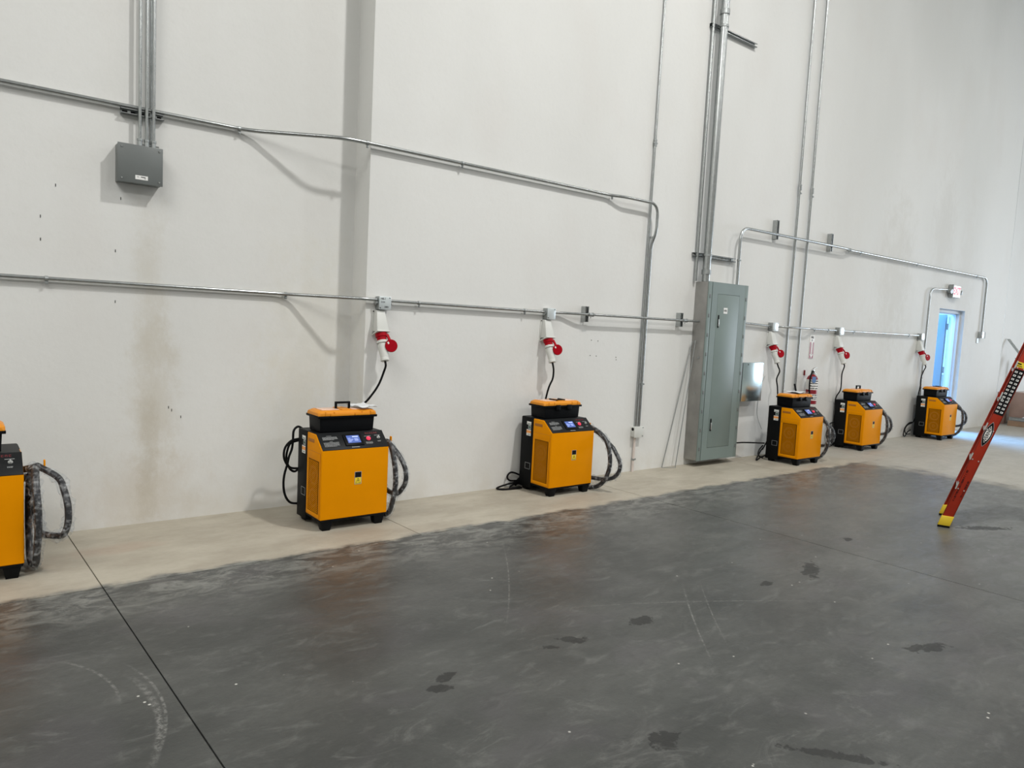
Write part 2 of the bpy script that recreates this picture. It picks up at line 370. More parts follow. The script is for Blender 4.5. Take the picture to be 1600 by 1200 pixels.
wb = link('wall_back', None); wb['kind'] = 'structure'
XS, XE, DX0, DX1, DZ = 2.548, 15.96, 12.99, 14.045, 2.10
YT = .24                                           # outside face of the wall
G().box(-9, XS, .25, .5, 0, 9.6).box(XS, XS+.4, YT+.001, .5, 0, 9.6).build('wall_panel', WALL, wb)
g = G()                                            # main panel with the door opening, standing proud of its neighbours
g.box(XS, DX0, 0, YT, 0, 9.6).box(DX1, XE, 0, YT, 0, 9.6).box(DX0, DX1, 0, YT, DZ, 9.6)
g.build('wall_panel', WALL, wb)
G().box(XE, 24, .22, .5, 0, 9.6).box(XE-.4, XE, YT+.001, .5, 0, 9.6).build('wall_panel', WALL, wb)
for x in (XE-.006,): G().box(x, x+.008, -.001, .02, 0, 9.6).build('sealant_joint', GALVD, wb)
G().box(-9.3, -9, -20, .5, 0, 9.6).build('wall_left', FARW, kind='structure')
g = G().box(24, 24.3, -20, -9, 0, 9.6).box(24, 24.3, -3, .5, 0, 9.6).box(24, 24.3, -9, -3, 5, 9.6).box(24.3, 24.5, -9.2, -2.8, 0, 5.1)
g.build('wall_right', FARW, kind='structure')
G().box(-9.3, 24.3, -20.3, -20, 0, 9.6).build('wall_front', FARW, kind='structure')
G().box(-9.3, 24.3, -20.3, .5, 9.6, 9.8).build('ceiling', CEIL, kind='structure')
G().box(4, 40, .5, 40, -.25, -.03).build('yard_ground', GROUND, kind='structure')  # ground of the yard outside the open door

# small holes and screws left in the wall
g = G()
for x, z in ((4.99, 1.37), (5.08, 1.365), (4.985, 1.22), (5.07, 1.215), (5.35, 1.205), (5.355, 1.18)):
    g.cyl((x, .002, z), (x, -.002, z), .0045, n=8)
g.build('anchor_hole', INK, wb, kind='stuff')
g = G()
for x, z in ((.46, 1.86), (.46, 2.0), (.87, 1.83), (.87, 1.50), (.54, 2.2), (.9, 2.17), (1.2, .79), (1.22, .77), (1.28, .72)):
    g.box(x, x+.004, .2485, .252, z, z+.018)
g.build('anchor_hole', INK, wb, kind='stuff')

# ------------------------------------------------------------------ the open door
df = link('door_1', None); df['kind'] = 'structure'
g = G()
for x0, x1, xs in ((DX0+.002, DX0+.055, (DX0+.055, DX0+.070)), (DX1-.055, DX1-.002, (DX1-.070, DX1-.055))):
    g.box(x0, x1, .065, .225, 0, DZ-.002); g.box(xs[0], xs[1], .105, .175, 0, DZ-.05)
g.box(DX0+.055, DX1-.055, .065, .225, DZ-.055, DZ-.002).box(DX0+.055, DX1-.055, .105, .175, DZ-.070, DZ-.055)
g.build('door_frame', DOORP, df, bevel=.003)
ang = math.radians(97)
lf = link('door_leaf', G().box(-.93, 0, -.022, .022, .01, 2.03).mesh('door_leaf', LEAFP, .003), df, (DX1-.060, .258, 0)); lf.rotation_euler = (0, 0, -ang)
g = G().box(-.88, -.10, .022, .05, .98, 1.06); g.box(-.20, -.06, .022, .075, .955, 1.085)
g.build('push_bar', GALVD, lf, bevel=.004)
g = G().box(-.62, -.40, .022, .075, 1.90, 1.97); g.obox((-.42, .05, 1.955), (.3, .10, 0), (-.008, .022, 0), (0, 0, .012))
g.build('door_closer', GALVD, lf, bevel=.003)
for z in (.25, 1.05, 1.82):
    G().cyl((DX1-.052, .238, z-.055), (DX1-.052, .238, z+.055), .011, n=10).build('hinge', GALVD, df)
G().box(DX0-.0, DX1, .02, .30, -.001, .006).build('threshold', ALU, df)

# ------------------------------------------------------------------ conduits
def strap(parent, p, d, r, wally, screw=1):
    """one-hole strap around a conduit at p (direction d) with its foot on the wall at wally"""
    p, d = Vector(p), Vector(d).normalized(); g = G(); g.ring(p-d*.009, d, r+.0005, r+.0035, .018, 14)
    s = d.cross(Vector((0, 1, 0))).normalized()*screw
    if s.z > 0: s = -s
    if abs(s.x) > .5: s = Vector((1, 0, 0))
    a = p+s*(r+.001)
    g.obox(a-d*.009+Vector((0, -.003, 0)), d*.018, s*.022, (0, .004, 0))
    q = a+s*.012
    g.cyl(q+Vector((0, -.004, 0)), q+Vector((0, -.011, 0)), .006, n=8)
    g.build('strap', GALVD, parent)
def conduit(path, r, label, straps=(), rb=.12, wally=0.0, m=None, group=None, couplings=(), ends=True):
    p0 = path[0]; o = thing('conduit', p0, label, 'conduit', group); O = Vector(p0)
    L = [Vector(p)-O for p in path]
    G().tube(bend(L, rb), r, 12).build('pipe', m or GALV, o)
    for p, d in straps: strap(o, Vector(p)-O, d, r, wally-O.y)
    for p, d in couplings:
        p, d = Vector(p)-O, Vector(d).normalized()
        g = G().cyl(p-d*.03, p+d*.03, r+.004, n=12).ring(p-d*.033, d, r, r+.007, .012, 12).ring(p+d*.021, d, r, r+.007, .012, 12)
        s = Vector((1, 0, 0)) if abs(d.x) < .5 else Vector((0, 0, -1))
        g.cyl(p+s*r, p+s*(r+.022), .0045, n=6)
        g.build('coupling', GALVD, o)
    return o
XD = (1, 0, 0); ZD = (0, 0, 1); R1 = .0128
conduit([(-3, .222, 1.63), (2.02, .222, 1.63), (2.50, -.034, 1.628), (2.625, -.034, 1.626)], R1, 'lower horizontal steel conduit running left from the handwritten grey box',
        [((.489, .222, 1.63), XD), ((2.0, .222, 1.63), XD), ((-1.4, .222, 1.63), XD)], .1, .25)
conduit([(2.73, -.034, 1.624), (4.345, -.034, 1.616)], R1, 'lower horizontal conduit between the first and second junction boxes', [((3.0, -.034, 1.623), XD), ((4.1, -.034, 1.617), XD)])
conduit([(4.44, -.034, 1.617), (4.56, -.034, 1.617), (4.80, -.085, 1.617), (6.54, -.085, 1.62)], R1, 'lower conduit standing off the wall up to the left side of the tall electrical panel', couplings=[((4.88, -.085, 1.617), XD), ((6.3, -.085, 1.62), XD)])
conduit([(7.275, -.036, 1.645), (8.03, -.036, 1.62)], R1, 'short conduit from the right side of the tall panel to the third socket box', [((7.40, -.036, 1.641), XD)])
conduit([(8.13, -.036, 1.62), (8.22, -.036, 1.62), (8.36, -.085, 1.62), (8.85, -.085, 1.62), (9.0, -.036, 1.62), (9.66, -.036, 1.62)], R1, 'lower conduit bridging over the two tall risers above the fire sign', [((9.05, -.036, 1.62), XD), ((9.40, -.036, 1.62), XD)])
conduit([(9.76, -.036, 1.62), (12.25, -.036, 1.625)], R1, 'lower conduit running to the last junction box before the doorway', [((10.1, -.036, 1.62), XD), ((11.85, -.036, 1.624), XD)])
R2 = .0142
conduit([(-3, .222, 2.765), (1.70, .222, 2.765), (2.31, -.036, 2.79), (5.10, -.036, 2.785), (5.25, -.085, 2.785), (5.742, -.085, 2.785), (5.742, -.085, 2.5), (5.735, -.034, 2.38), (5.725, -.034, .47)], R2,
        'long upper conduit crossing above the grey box and turning down at the right',
        [((1.64, .222, 2.765), XD), ((3.36, -.036, 2.788), XD), ((2.5, -.036, 2.79), XD), ((5.12, -.036, 2.785), XD), ((5.733, -.034, 2.45), ZD), ((5.727, -.034, .93), ZD)], .12)
conduit([(5.748, -.02, 9.5), (5.69, -.02, .47)], .0115, 'slim vertical conduit dropping from the roof to the small painted box', [((5.705, -.02, 3.4), ZD)], couplings=[((5.712, -.02, 3.4), ZD)])
conduit([(5.69, -.02, .38), (5.685, -.02, 0)], .0135, 'short painted conduit stub from the small box into the floor', [((5.686, -.02, .13), ZD)], m=PINKW)
for i, (x, lb) in enumerate(((1.002, 'left one of the thin risers into the top of the grey box'), (1.042, 'second thin riser into the top of the grey box'), (1.083, 'rightmost thin riser into the top of the grey box'))):
    conduit([(x, .195, 9.5), (x, .195, 2.515)], .0105, lb, group=None, couplings=[((x, .195, 2.535), ZD)])
conduit([(1.070, .225, 9.5), (1.070, .225, 2.515)], .0095, 'thin riser set back against the wall behind the others above the grey box')
conduit([(6.50, -.03, 9.5), (6.50, -.03, 2.062)], .017, 'slim riser against the wall left of the thick pipe')
o = conduit([(6.60, -.09, 9.5), (6.60, -.09, 2.062)], .044, 'thick steel riser pipe entering the top of the tall panel')
for z in (-4.6, -7.36): G().ring((0, 0, z), ZD, .044, .053, .05).build('coupling', GALVD, o)
for z in (4.78, 2.35):
    G().ring((0, 0, z-9.5-.012), ZD, .0445, .05, .024).box(.04, .062, -.02, .008, z-9.5-.012, z-9.5+.012).build('strap', GALVD, o)
conduit([(7.19, -.085, 2.062), (7.19, -.085, 2.725), (9.62, -.085, 2.73), (9.80, -.036, 2.73), (14.79, -.036, 2.735), (14.79, -.036, 1.76)], .0165, 'conduit looping up from the panel and along over the door to a small box',
        [((10.1, -.036, 2.73), XD), ((11.9, -.036, 2.73), XD), ((14.3, -.036, 2.735), XD), ((7.19, -.085, 2.35), ZD)], .15, couplings=[((9.75, -.045, 2.73), XD)])
for x, lb in ((8.44, 'left one of the two tall risers behind the fourth charger'), (8.725, 'right one of the two tall risers beside the fire sign')):
    conduit([(x+.0, -.03, 9.5), (x-.02, -.03, 0)], R2, lb, [((x, -.03, 3.3), ZD)], couplings=[((x, -.03, 3.37), ZD)])
conduit([(13.14, -.04, 2.415), (12.47, -.04, 2.39), (12.44, -.04, 0)], R2, 'conduit from the exit sign down the wall behind the last charger', rb=.14)

# slotted channel brackets
def unistrut(p, d, L, label, slots=True, depth=.04):
    """open channel of length L from p along d ('x' or 'z'), back on the wall, with slots"""
    o = thing('channel_bracket', p, label, 'bracket'); h = .041; t = .003
    if d == 'x':
        g = G().box(0, L, 0, -t, -h/2, h/2).box(0, L, -t, -depth, -h/2, -h/2+t).box(0, L, -t, -depth, h/2-t, h/2)
        g.box(0, L, -depth, -depth+t, -h/2, -h/2+.009).box(0, L, -depth, -depth+t, h/2-.009, h/2)
    else:
        g = G().box(-h/2, h/2, 0, -t, -L, 0).box(-h/2, -h/2+t, -t, -depth, -L, 0).box(h/2-t, h/2, -t, -depth, -L, 0)
        g.box(-h/2, -h/2+.009, -depth, -depth+t, -L, 0).box(h/2-.009, h/2, -depth, -depth+t, -L, 0)
    g.build('channel', GALV, o)
    if slots:
        g = G(); n = int(L/.05)
        for i in range(n):
            a = (i+.5)*L/n
            if d == 'x': g.box(a-.014, a+.014, -t, -t-.001, -.007, .007)
            else: g.box(-.007, .007, -t, -t-.001, -a-.014, -a+.014)
        g.build('slot', WHITE if L > .6 and p[2] < 3 else INK, o, kind='stuff')
    for a in ((.05, L-.05) if d == 'x' else (.04,)):
        q = (a, -t, 0) if d == 'x' else (0, -t, -L+.03)
        G().cyl(q, (q[0], -.018, q[2]), .011, n=6).build('bolt', GALV, o)
    return o
unistrut((.895, .25, 2.735), 'x', .255, 'short slotted channel holding the thin risers above the grey box')
unistrut((6.44, 0, 2.35), 'x', .76, 'perforated channel just above the tall panel joining the pipes')
unistrut((6.47, 0, 4.78), 'x', .83, 'long channel bracket high up behind the thick riser pipe')
for x, z, lb in ((4.85, 1.695, 'upright channel bracket right of the second socket box'), (6.27, 1.70, 'upright channel bracket beside the left edge of the tall panel'),
                 (7.97, 2.905, 'upright channel bracket on the loop conduit, nearer the panel'), (9.26, 2.89, 'upright channel bracket on the loop conduit, farther from the panel')):
    unistrut((x, 0, z), 'z', .15 if z < 2 else .23, lb, False, .065)

# pull box above the stained wall
o = thing('pull_box', (.87, .25, 2.28), 'grey square pull box on the left wall fed by thin risers', 'electrical box')
G().box(0, .257, -.095, 0, 0, .235).build('box_body', GBOX, o, bevel=.002)
G().box(-.004, .261, -.102, -.095, -.004, .239).build('cover', GBOX, o, bevel=.002)
for x in (.02, .24):
    for z in (.02, .218): G().cyl((x, -.102, z), (x, -.106, z), .006, n=8).build('screw', GALV, o)
s_ = G().box(.098, .172, -.103, -.1025, .022, .048).build('label_plate', WHITE, o)
G().box(.107, .12, -.1035, -.1031, .037, .0395).box(.13, .158, -.1035, -.1031, .036, .041).box(.15, .160, -.1035, -.1031, .029, .032).build('print', INK, s_)
# small painted box near the floor
o = thing('outlet_box', (5.69, 0, .375), 'small painted outlet box low on the wall under the vertical conduits', 'electrical box')
G().box(-.05, .075, -.06, 0, 0, .105).build('box_body', WHITEP, o, bevel=.003)
G().box(-.058, .083, -.064, -.06, -.006, .111).build('cover', WHITEP, o, bevel=.002)
G().cyl((-.05, -.03, .08), (-.0515, -.03, .08), .017, n=14).build('knockout', INK, o)
for z in (.01, .097): G().cyl((.07, -.064, z), (.07, -.068, z), .006, n=8).build('screw', GALVD, o)
# box at the end of the loop conduit
o = thing('outlet_box', (14.79, 0, 1.65), 'small grey outlet box on the wall right of the doorway', 'electrical box')
G().box(-.075, .075, -.075, 0, 0, .115).build('box_body', GALV, o, bevel=.003)
G().box(-.12, -.04, -.012, 0, -.09, .0).build('mounting_plate', GALVD, o)

# ------------------------------------------------------------------ tall panelboard
PX, PW, PD, PZ, PH = 6.544, .732, .178, .072, 1.99
o = thing('electrical_panel', (PX, 0, PZ), 'tall blue-grey electrical panel with a long narrow door mounted just above the floor', 'electrical panel')
G().box(.004, PW-.004, -PD+.006, -.0015, 0, PH-.004).build('enclosure', PSIDE, o, bevel=.003)
g = G().box(0, .062, -PD-.006, -PD+.006, -.003, PH).box(PW-.062, PW, -PD-.006, -PD+.006, -.003, PH)
g.build('trim_strip', PANEL, o, bevel=.0015)
d0, d1, z0, z1 = .165, PW-.165, .14, PH-.13
g = G().box(.065, d0-.003, -PD-.010, -PD+.006, 0, PH-.002).box(d1+.003, PW-.065, -PD-.010, -PD+.006, 0, PH-.002)
g.box(d0-.003, d1+.003, -PD-.010, -PD+.006, 0, z0-.003).box(d0-.003, d1+.003, -PD-.010, -PD+.006, z1+.003, PH-.002)
g.build('front_cover', PANEL, o)
G().box(d0, d1, -PD-.011, -PD+.002, z0, z1).build('door', PANEL, o, bevel=.0012)
for z in (z1-.30, z0+.26):
    h = G().box(d0+.022, d0+.042, -PD-.020, -PD-.011, z-.07, z+.07).build('latch', INK, o, bevel=.006)
    G().box(d0+.0245, d0+.0395, -PD-.026, -PD-.020, z-.055, z+.025).build('latch_handle', ALU, h, bevel=.003)
for i in range(9):
    z = .13+i*(PH-.29)/8
    for x in (.031, PW-.031): G().box(x-.013, x+.013, -PD-.009, -PD-.006, z-.02, z+.02).build('clip', GBOX, o, bevel=.002)
pl = G().box(d0+.12, d0+.19, -PD-.0125, -PD-.0118, z1-.21, z1-.145).build('name_plate', WHITE, o)
text('HB1', .036, INK, o, FRONT(d0+.155, -PD-.013, z1-.178), ext=.0003, bold=.0006)
for y, z, r in ((-.045, 1.32, .012), (-.11, 1.15, .014), (-.09, .75, .010)): G().cyl((.0038, y, z), (-.0005, y, z), r, n=12).build('knockout', GALVD, o)

# stainless box to the right of the panel
o = thing('sheet_metal_box', (7.39, 0, .708), 'shiny bare steel wall box just right of the tall panel', 'electrical box')
G().box(.006, .409, -.113, 0, .006, .458).build('box_body', GALVD, o)
G().box(0, .415, -.12, -.113, 0, .464).build('cover', PLATEM, o, bevel=.002)
for x in (.10, .34): G().cyl((x, -.12, .44), (x, -.124, .44), .006, n=8).build('screw', INK, o)

# thin rods leaning between wall and panel
for a, b, lb in (((6.515, -.035, 1.40), (6.16, -.02, .0), 'thin dark rod leaning against the wall, the one nearer the second charger'), ((6.525, -.07, 1.41), (6.30, -.09, .0), 'thin grey rod leaning in the corner beside the tall panel')):
    t = G().cyl((0, 0, 0), Vector(a)-Vector(b), .0052, n=8).build('leaning_rod', GALVD, None, loc=b); tag(t, lb, 'rod')
t = G().cyl((0, 0, 0), (.135, -.068, 0), .003, n=6).build('wire', GALVD, None, loc=(6.165, -.024, .004)); tag(t, 'short thin wire on the floor between the feet of the leaning rods', 'wire')

# ------------------------------------------------------------------ sockets and plugs
def socket(X, Z, wx, label, jlabel, write=None):
    j = thing('junction_box', (X, 0, Z-.05), jlabel, 'junction box')
    wd = wx
    G().box(-wd/2, wd/2, -.066, -.002, 0, .10).build('box_body', GALVD, j, bevel=.003)
    G().box(-wd/2-.001, wd/2+.001, -.070, -.066, -.001, .101).build('cover', STEELW, j, bevel=.0015)
    for x, z in ((wd/2-.012, .09), (-wd/2+.008, .012)): G().cyl((x, -.07, z), (x, -.073, z), .004, n=8).build('screw', INK, j)
    for s in (-1, 1): G().cyl((s*wd/2, -.034, .05), (s*(wd/2+.016), -.034, .05), .018, n=10).build('connector', GALV, j)
    if write:
        for i, (tx, dx, dz, sz) in enumerate(write): text(tx, sz, INK, j, FRONT(dx, -.0705, dz), 'handwriting', ext=.0003, bold=.0002)
    s = thing('wall_socket', (X-.025, 0, Z-.055), label, 'socket')
    G().box(-.05, .05, -.012, 0, -.195, 0).build('base_plate', WHITEP, s, bevel=.003)
    for x in (-.044, .044):
        for z in (-.012, -.183): G().cyl((x, -.012, z), (x, -.016, z), .005, n=8).build('screw', INK, s)
    g = G(); g.hexa([(-.047, -.012, -.168), (.047, -.012, -.168), (.053, -.105, -.168), (-.053, -.105, -.168)][::-1], [(-.038, -.012, -.002), (.038, -.012, -.002), (.034, -.052, -.002), (-.034, -.052, -.002)][::-1])
    g.build('housing', WHITEP, s, bevel=.006, seg=3)
    dv = Vector((.0, -.36, -.93)).normalized(); A = Vector((0, -.062, -.172)); sd = Vector((1, 0, 0)); nv = sd.cross(dv)
    g = G().obox(A-sd*.056-nv*.052, sd*.112, nv*.104, dv*.010); g.build('flange', WHITEP, s, bevel=.002)
    g = G(); k = A+dv*.010
    g.tube([k, k+dv*.03, k+dv*.032, k+dv*.065], [.046, .044, .038, .036], 20).build('collar', REDP, s)
    cc = Vector((.045, -.150, -.272)); cn = Vector((-.25, -.95, .1)).normalized()
    c = G().cyl(cc, cc+cn*.006, .047, .050, 28).cyl(cc+cn*.006, cc+cn*.018, .050, .046, 28).build('cap', REDP, s)
    G().obox(k+sd*.022+Vector((0, -.036, 0)), cc-k-sd*.028+Vector((0, .036, .018)), (.022, 0, 0), (0, .012, 0)).build('cap_arm', REDP, s)
    u = cn.orthogonal().normalized()
    sq = cc+cn*.0185; ex = Vector((1, -.25, 0)).normalized(); ez = cn.cross(ex).normalized()
    if ez.z < 0: ez = -ez
    G().obox(sq-ex*.026+ez*.010, (ex*.6+ez*.5)*.016, (ez*.8-ex*.5)*.018, cn*.0006).build('cap_sticker', WHITE, c)
    end = Vector((X-.025, 0, Z-.055))+k+dv*.06
    return end, dv
def plug(end, dv, label, cord, coil=None, r=.0085):
    p = thing('power_plug', end, label, 'power plug')
    G().tube([Vector((0, 0, 0)), dv*.004, dv*.02, dv*.022, dv*.045], [.040, .044, .044, .034, .034], 20).build('plug_ring', WHITEP, p)
    G().tube([dv*.035, dv*.045, dv*.14], [.041, .041, .030], 20).build('plug_body', WHITEP, p)
    G().tube([dv*.138, dv*.142, dv*.162, dv*.166], [.031, .034, .034, .026], 12).build('gland', WHITEP, p)
    pts = [dv*.16, dv*.20]+[Vector(q)-end for q in cord]
    G().tube(curve(pts, 7), r, 8).build('cord', RUB, p)
    for c in (coil or []):
        G().tube(curve([Vector(q)-end for q in c], 7), r, 8).build('cord_coil', RUB, p)
    return p

# ------------------------------------------------------------------ chargers
CW, CD, CT = .510, .42, .665
_cache = {}
def cached(name, key, fn, parent, kind=None, label=None):
    if key not in _cache: _cache[key] = fn()
    o = link(name, _cache[key], parent, kind=kind)
    if label: o['label'] = label
    return o
def lattice():
    """expanded-metal screen: two families of slanted bars clipped to the opening"""
    g = G(); y0, y1, z0, z1 = .045, .215, .120, .480; x = -.004; k = .62; step = .0150
    for sg, dx in ((k, 0), (-k, -.0008)):
        c = z0-abs(sg)*(y1-y0)
        while c < z1+abs(sg)*(y1-y0):
            f = lambda y: c+sg*(y-y0)
            ys = sorted((y0+(z0-c)/sg, y0+(z1-c)/sg)); a, b = max(y0, ys[0]), min(y1, ys[1])
            if b-a > .004: g.obox((x+dx, a, f(a)-.0016), (.002, 0, 0), (0, b-a, f(b)-f(a)), (0, 0, .0032))
            c += step
    return g.mesh('vent_grille', ORANGE)
SL0, SL1 = Vector((0, .004, .568)), Vector((0, .118, .664))   # foot and head of the sloping console
SU = (SL1-SL0).normalized(); SN = Vector((0, -SU.z, SU.y))    # up the slope, outward normal
def on_slope(x, s, h=.0045): return Vector((x, 0, 0))+SL0+SU*s+SN*h
def slope_box(x0, x1, s0, s1, h0, h1, g=None):
    g = g or G(); return g.obox(on_slope(x0, s0, h0), (x1-x0, 0, 0), SU*(s1-s0), SN*(h1-h0))
SLEN = (SL1-SL0).length
def prints(g, x0, x1, s0, s1, rows, rnd):
    for i in range(rows):
        s = s1-(s1-s0)*(i+.5)/rows; x = x0
        while x < x1-.004:
            w_ = rnd.uniform(.004, .013); slope_box(x, min(x+w_, x1), s-.0014, s+.0014, .0046, .0050, g); x += w_+rnd.uniform(.0015, .003)
            if i == rows-1 and x > x0+(x1-x0)*.75: break
    return g
def charger(x, y, label, coils, wrap=1.0):
    t = thing('battery_charger', (x, y, 0), label, 'battery charger', 'orange battery chargers along the wall')
    def f():
        g = G(); g.box(.004, CW-.004, .004, CD-.006, .066, .080); return g.mesh('chassis', BLACK, .002)
    cached('chassis', 'ch', f, t)
    for i, (fx, fy) in enumerate(((.012, .010), (CW-.097, .010), (.012, CD-.09), (CW-.097, CD-.09))):
        def f():
            o_ = .014; a = [(fx+o_, fy+o_*.5), (fx+.085-o_, fy+o_*.5), (fx+.085-o_, fy+.075-o_), (fx+o_, fy+.075-o_)]; b = [(fx, fy), (fx+.085, fy), (fx+.085, fy+.075), (fx, fy+.075)]
            return G().hexa([(p, q, 0) for p, q in a], [(p, q, .067) for p, q in b]).mesh('foot', BLACK, .003)
        cached('foot', 'ft%d' % i, f, t)
    prof = [(0, .080), (0, .566), (.118, .663), (.255, .663), (.255, .080)]
    cached('body', 'bd', lambda: G().prismx(prof, 0, CW).mesh('body', ORANGE, .006, 3), t)
    cached('rear_cabinet', 'rc', lambda: G().box(0, CW, .2555, CD, .030, .664).mesh('rear_cabinet', BLACK, .003), t)
    cached('top_plate', 'tp', lambda: G().box(.006, CW-.006, .116, CD-.004, .663, .667).mesh('top_plate', CONS), t)
    con = cached('console', 'cn', lambda: slope_box(.006, CW-.001, -.004, SLEN+.003, .0, .0045).mesh('console', CONS, .001), t)
    # side panel, vent, handle recess; flat dark plates paint the shade inside both openings
    def f():
        g = G(); x = -.0022
        for a in ((.02, .245, .09, .115), (.02, .245, .485, .545), (.02, .038, .115, .485), (.222, .245, .115, .485)): g.box(x, .001, *a)
        return g.mesh('side_panel', ORANGE, .0006)
    cached('side_panel', 'sp', f, t)
    cached('vent_shade', 'vc', lambda: G().box(-.0010, .001, .038, .222, .115, .485).mesh('vent_shade', DARKV), t)
    def f():
        g = G()
        for z in (.215, .375):
            for r0, r1 in ((.012, .026), (.052, .068)): g.ring((-.0012, .13, z), (-1, 0, 0), r0, r1, .0006, 24)
        return g.mesh('fan', TAN)
    cached('fan', 'fn', f, t)
    cached('vent_grille', 'vg', lattice, t, 'stuff')
    cached('painted_handle_recess', 'hr', lambda: G().box(-.0015, .001, .13, .235, .602, .626).mesh('painted_handle_recess', ORANGE_D, .0005), t)
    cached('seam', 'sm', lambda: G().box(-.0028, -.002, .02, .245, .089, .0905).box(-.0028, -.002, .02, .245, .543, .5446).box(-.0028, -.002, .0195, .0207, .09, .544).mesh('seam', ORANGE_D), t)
    # labels on the black rear cabinet
    cached('spec_label', 'sl', lambda: G().box(-.001, .0, .285, .345, .60, .627).box(-.001, .0, .285, .345, .50, .555).mesh('spec_label', WHITE), t)
    cached('spec_label', 'sl2', lambda: G().box(-.001, .0, .285, .325, .560, .597).mesh('spec_label', LGREY), t)
    cached('spec_label', 'sl3', lambda: G().box(-.0015, .0, .285, .345, .523, .547).mesh('spec_label', ORP), t)
    cached('spec_label', 'sl4', lambda: G().box(-.0016, -.0009, .292, .318, .570, .585).box(-.0016, -.0009, .292, .338, .606, .611).box(-.0016, -.0009, .292, .330, .509, .513).mesh('spec_label', GREENP), t)
    def f():
        g = G()
        for a in ((.275, .345, .198, .2005), (.275, .345, .252, .2545), (.275, .2775, .198, .254), (.3425, .345, .198, .254)): g.box(-.0012, 0, *a)
        return g.mesh('data_frame', LGREY)
    cached('data_frame', 'dfm', f, t)
    # console furniture
    sc_ = cached('screen_bezel', 'sb', lambda: slope_box(.185, .325, .022, .124, .0045, .0125).mesh('screen_bezel', PLBLK, .002), t)
    cached('screen', 'sg', lambda: slope_box(.208, .305, .042, .110, .0125, .0131).mesh('screen', SCREEN), sc_)
    def f():
        g = G(); slope_box(.252, .296, .093, .102, .0132, .0135, g)
        for k in range(4): slope_box(.214, .214+.02+.01*(k % 3), .052+k*.010, .055+k*.010, .0132, .0135, g)
        for k in range(3): slope_box(.262, .290, .060+k*.009, .063+k*.009, .0132, .0135, g)
        return g.mesh('screen_text', SCRW)
    cached('screen_text', 'stx', f, sc_)
    rb = cached('start_button', 'rb', lambda: G().cyl(on_slope(.375, .078, .0045), on_slope(.375, .078, .0165), .0125, .011, 18).ring(on_slope(.375, .078, .0045), SN, .0128, .0165, .006, 18).mesh('start_button', REDBTN), t)
    cached('key_switch', 'ks', lambda: G().cyl(on_slope(.455, .082, .0045), on_slope(.455, .082, .0105), .0125, .0115, 18).obox(on_slope(.455-.003, .072, .0105), (.006, 0, 0), SU*.02, SN*.008).mesh('key_switch', ALU), t)
    rnd = random.Random(3)
    def f():
        g = G(); slope_box(.068, .105, .120, .1225, .0046, .005, g); prints(g, .035, .145, .086, .114, 5, rnd); slope_box(.078, .1, .070, .0725, .0046, .005, g); prints(g, .032, .145, .026, .066, 6, rnd)
        slope_box(.225, .285, .008, .0125, .0046, .005, g); prints(g, .345, .40, .030, .050, 3, rnd); slope_box(.350, .400, .101, .104, .0046, .005, g)
        slope_box(.43, .475, .104, .107, .0046, .005, g); prints(g, .44, .468, .045, .056, 2, rnd)
        return g.mesh('printed_text', LGREY)
    cached('printed_text', 'pt', f, t, 'stuff')
    def f():
        g = G()
        for k in range(6): 
            x0 = .365+k*.017; slope_box(x0, x0+.003, .122, .136, .0046, .005, g); slope_box(x0, x0+.011, .133, .136, .0046, .005, g)
            if k % 2: slope_box(x0, x0+.011, .122, .125, .0046, .005, g)
            else: slope_box(x0+.008, x0+.011, .122, .136, .0046, .005, g)
        return g.mesh('red_lettering', DRED)
    cached('red_lettering', 'rl', f, t, 'stuff')
    # warning sign on the front
    wl = cached('warning_label', 'wl', lambda: G().box(.248, .300, -.0012, 0, .312, .402).mesh('warning_label', LGREY), t)
    cached('warning_panel', 'wb', lambda: G().box(.251, .297, -.0018, -.0012, .362, .399).mesh('warning_panel', INK), wl)
    cached('warning_panel', 'wy', lambda: G().box(.251, .297, -.0018, -.0012, .315, .360).mesh('warning_panel', YEL), wl)
    def f():
        g = G(); A, B, C_ = Vector((.2555, -.0022, .320)), Vector((.2925, -.0022, .320)), Vector((.274, -.0022, .356))
        for p, q in ((A, B), (B, C_), (C_, A)): g.tube([p, q], .0010, 5)
        g.add([(.276, -.0022, .347), (.269, -.0022, .336), (.2735, -.0022, .336), (.271, -.0022, .326), (.279, -.0022, .338), (.2745, -.0022, .338)], [(0, 1, 2, 5), (2, 3, 4, 5)])
        return g.mesh('shock_symbol', INK)
    cached('shock_symbol', 'ss', f, wl)
    cached('hose_hook', 'hk', lambda: G().box(CW, CW+.11, .16, .185, .555, .563).box(CW+.104, CW+.112, .16, .185, .555, .607).box(CW-.001, CW+.004, .15, .195, .52, .60).mesh('hose_hook', ORANGE, .002), t)
    # output hoses: thick loops in the side plane, wrapped in clear film
    h = G(); first = True
    for ci, (pts, r) in enumerate(coils):
        c = curve(pts, 8)
        o_ = G().tube(c, r, 12).build('hose', HOSE, t)
        if first or ci == 1:
            first = False
            c2 = c[3:-3:2]
            rr = [r*(1+wrap*random.uniform(.15, .75)) for _ in c2]; rr[0] = rr[-1] = r*1.15
            fm = G().tube([p+Vector((random.uniform(-.006, .006),)*3) for p in c2], rr, 10, cap=False, jit=.18).mesh('plastic_wrap', FILM)
            fm.polygons.foreach_set('use_smooth', [False]*len(fm.polygons))
            link('plastic_wrap', fm, o_)
    return t
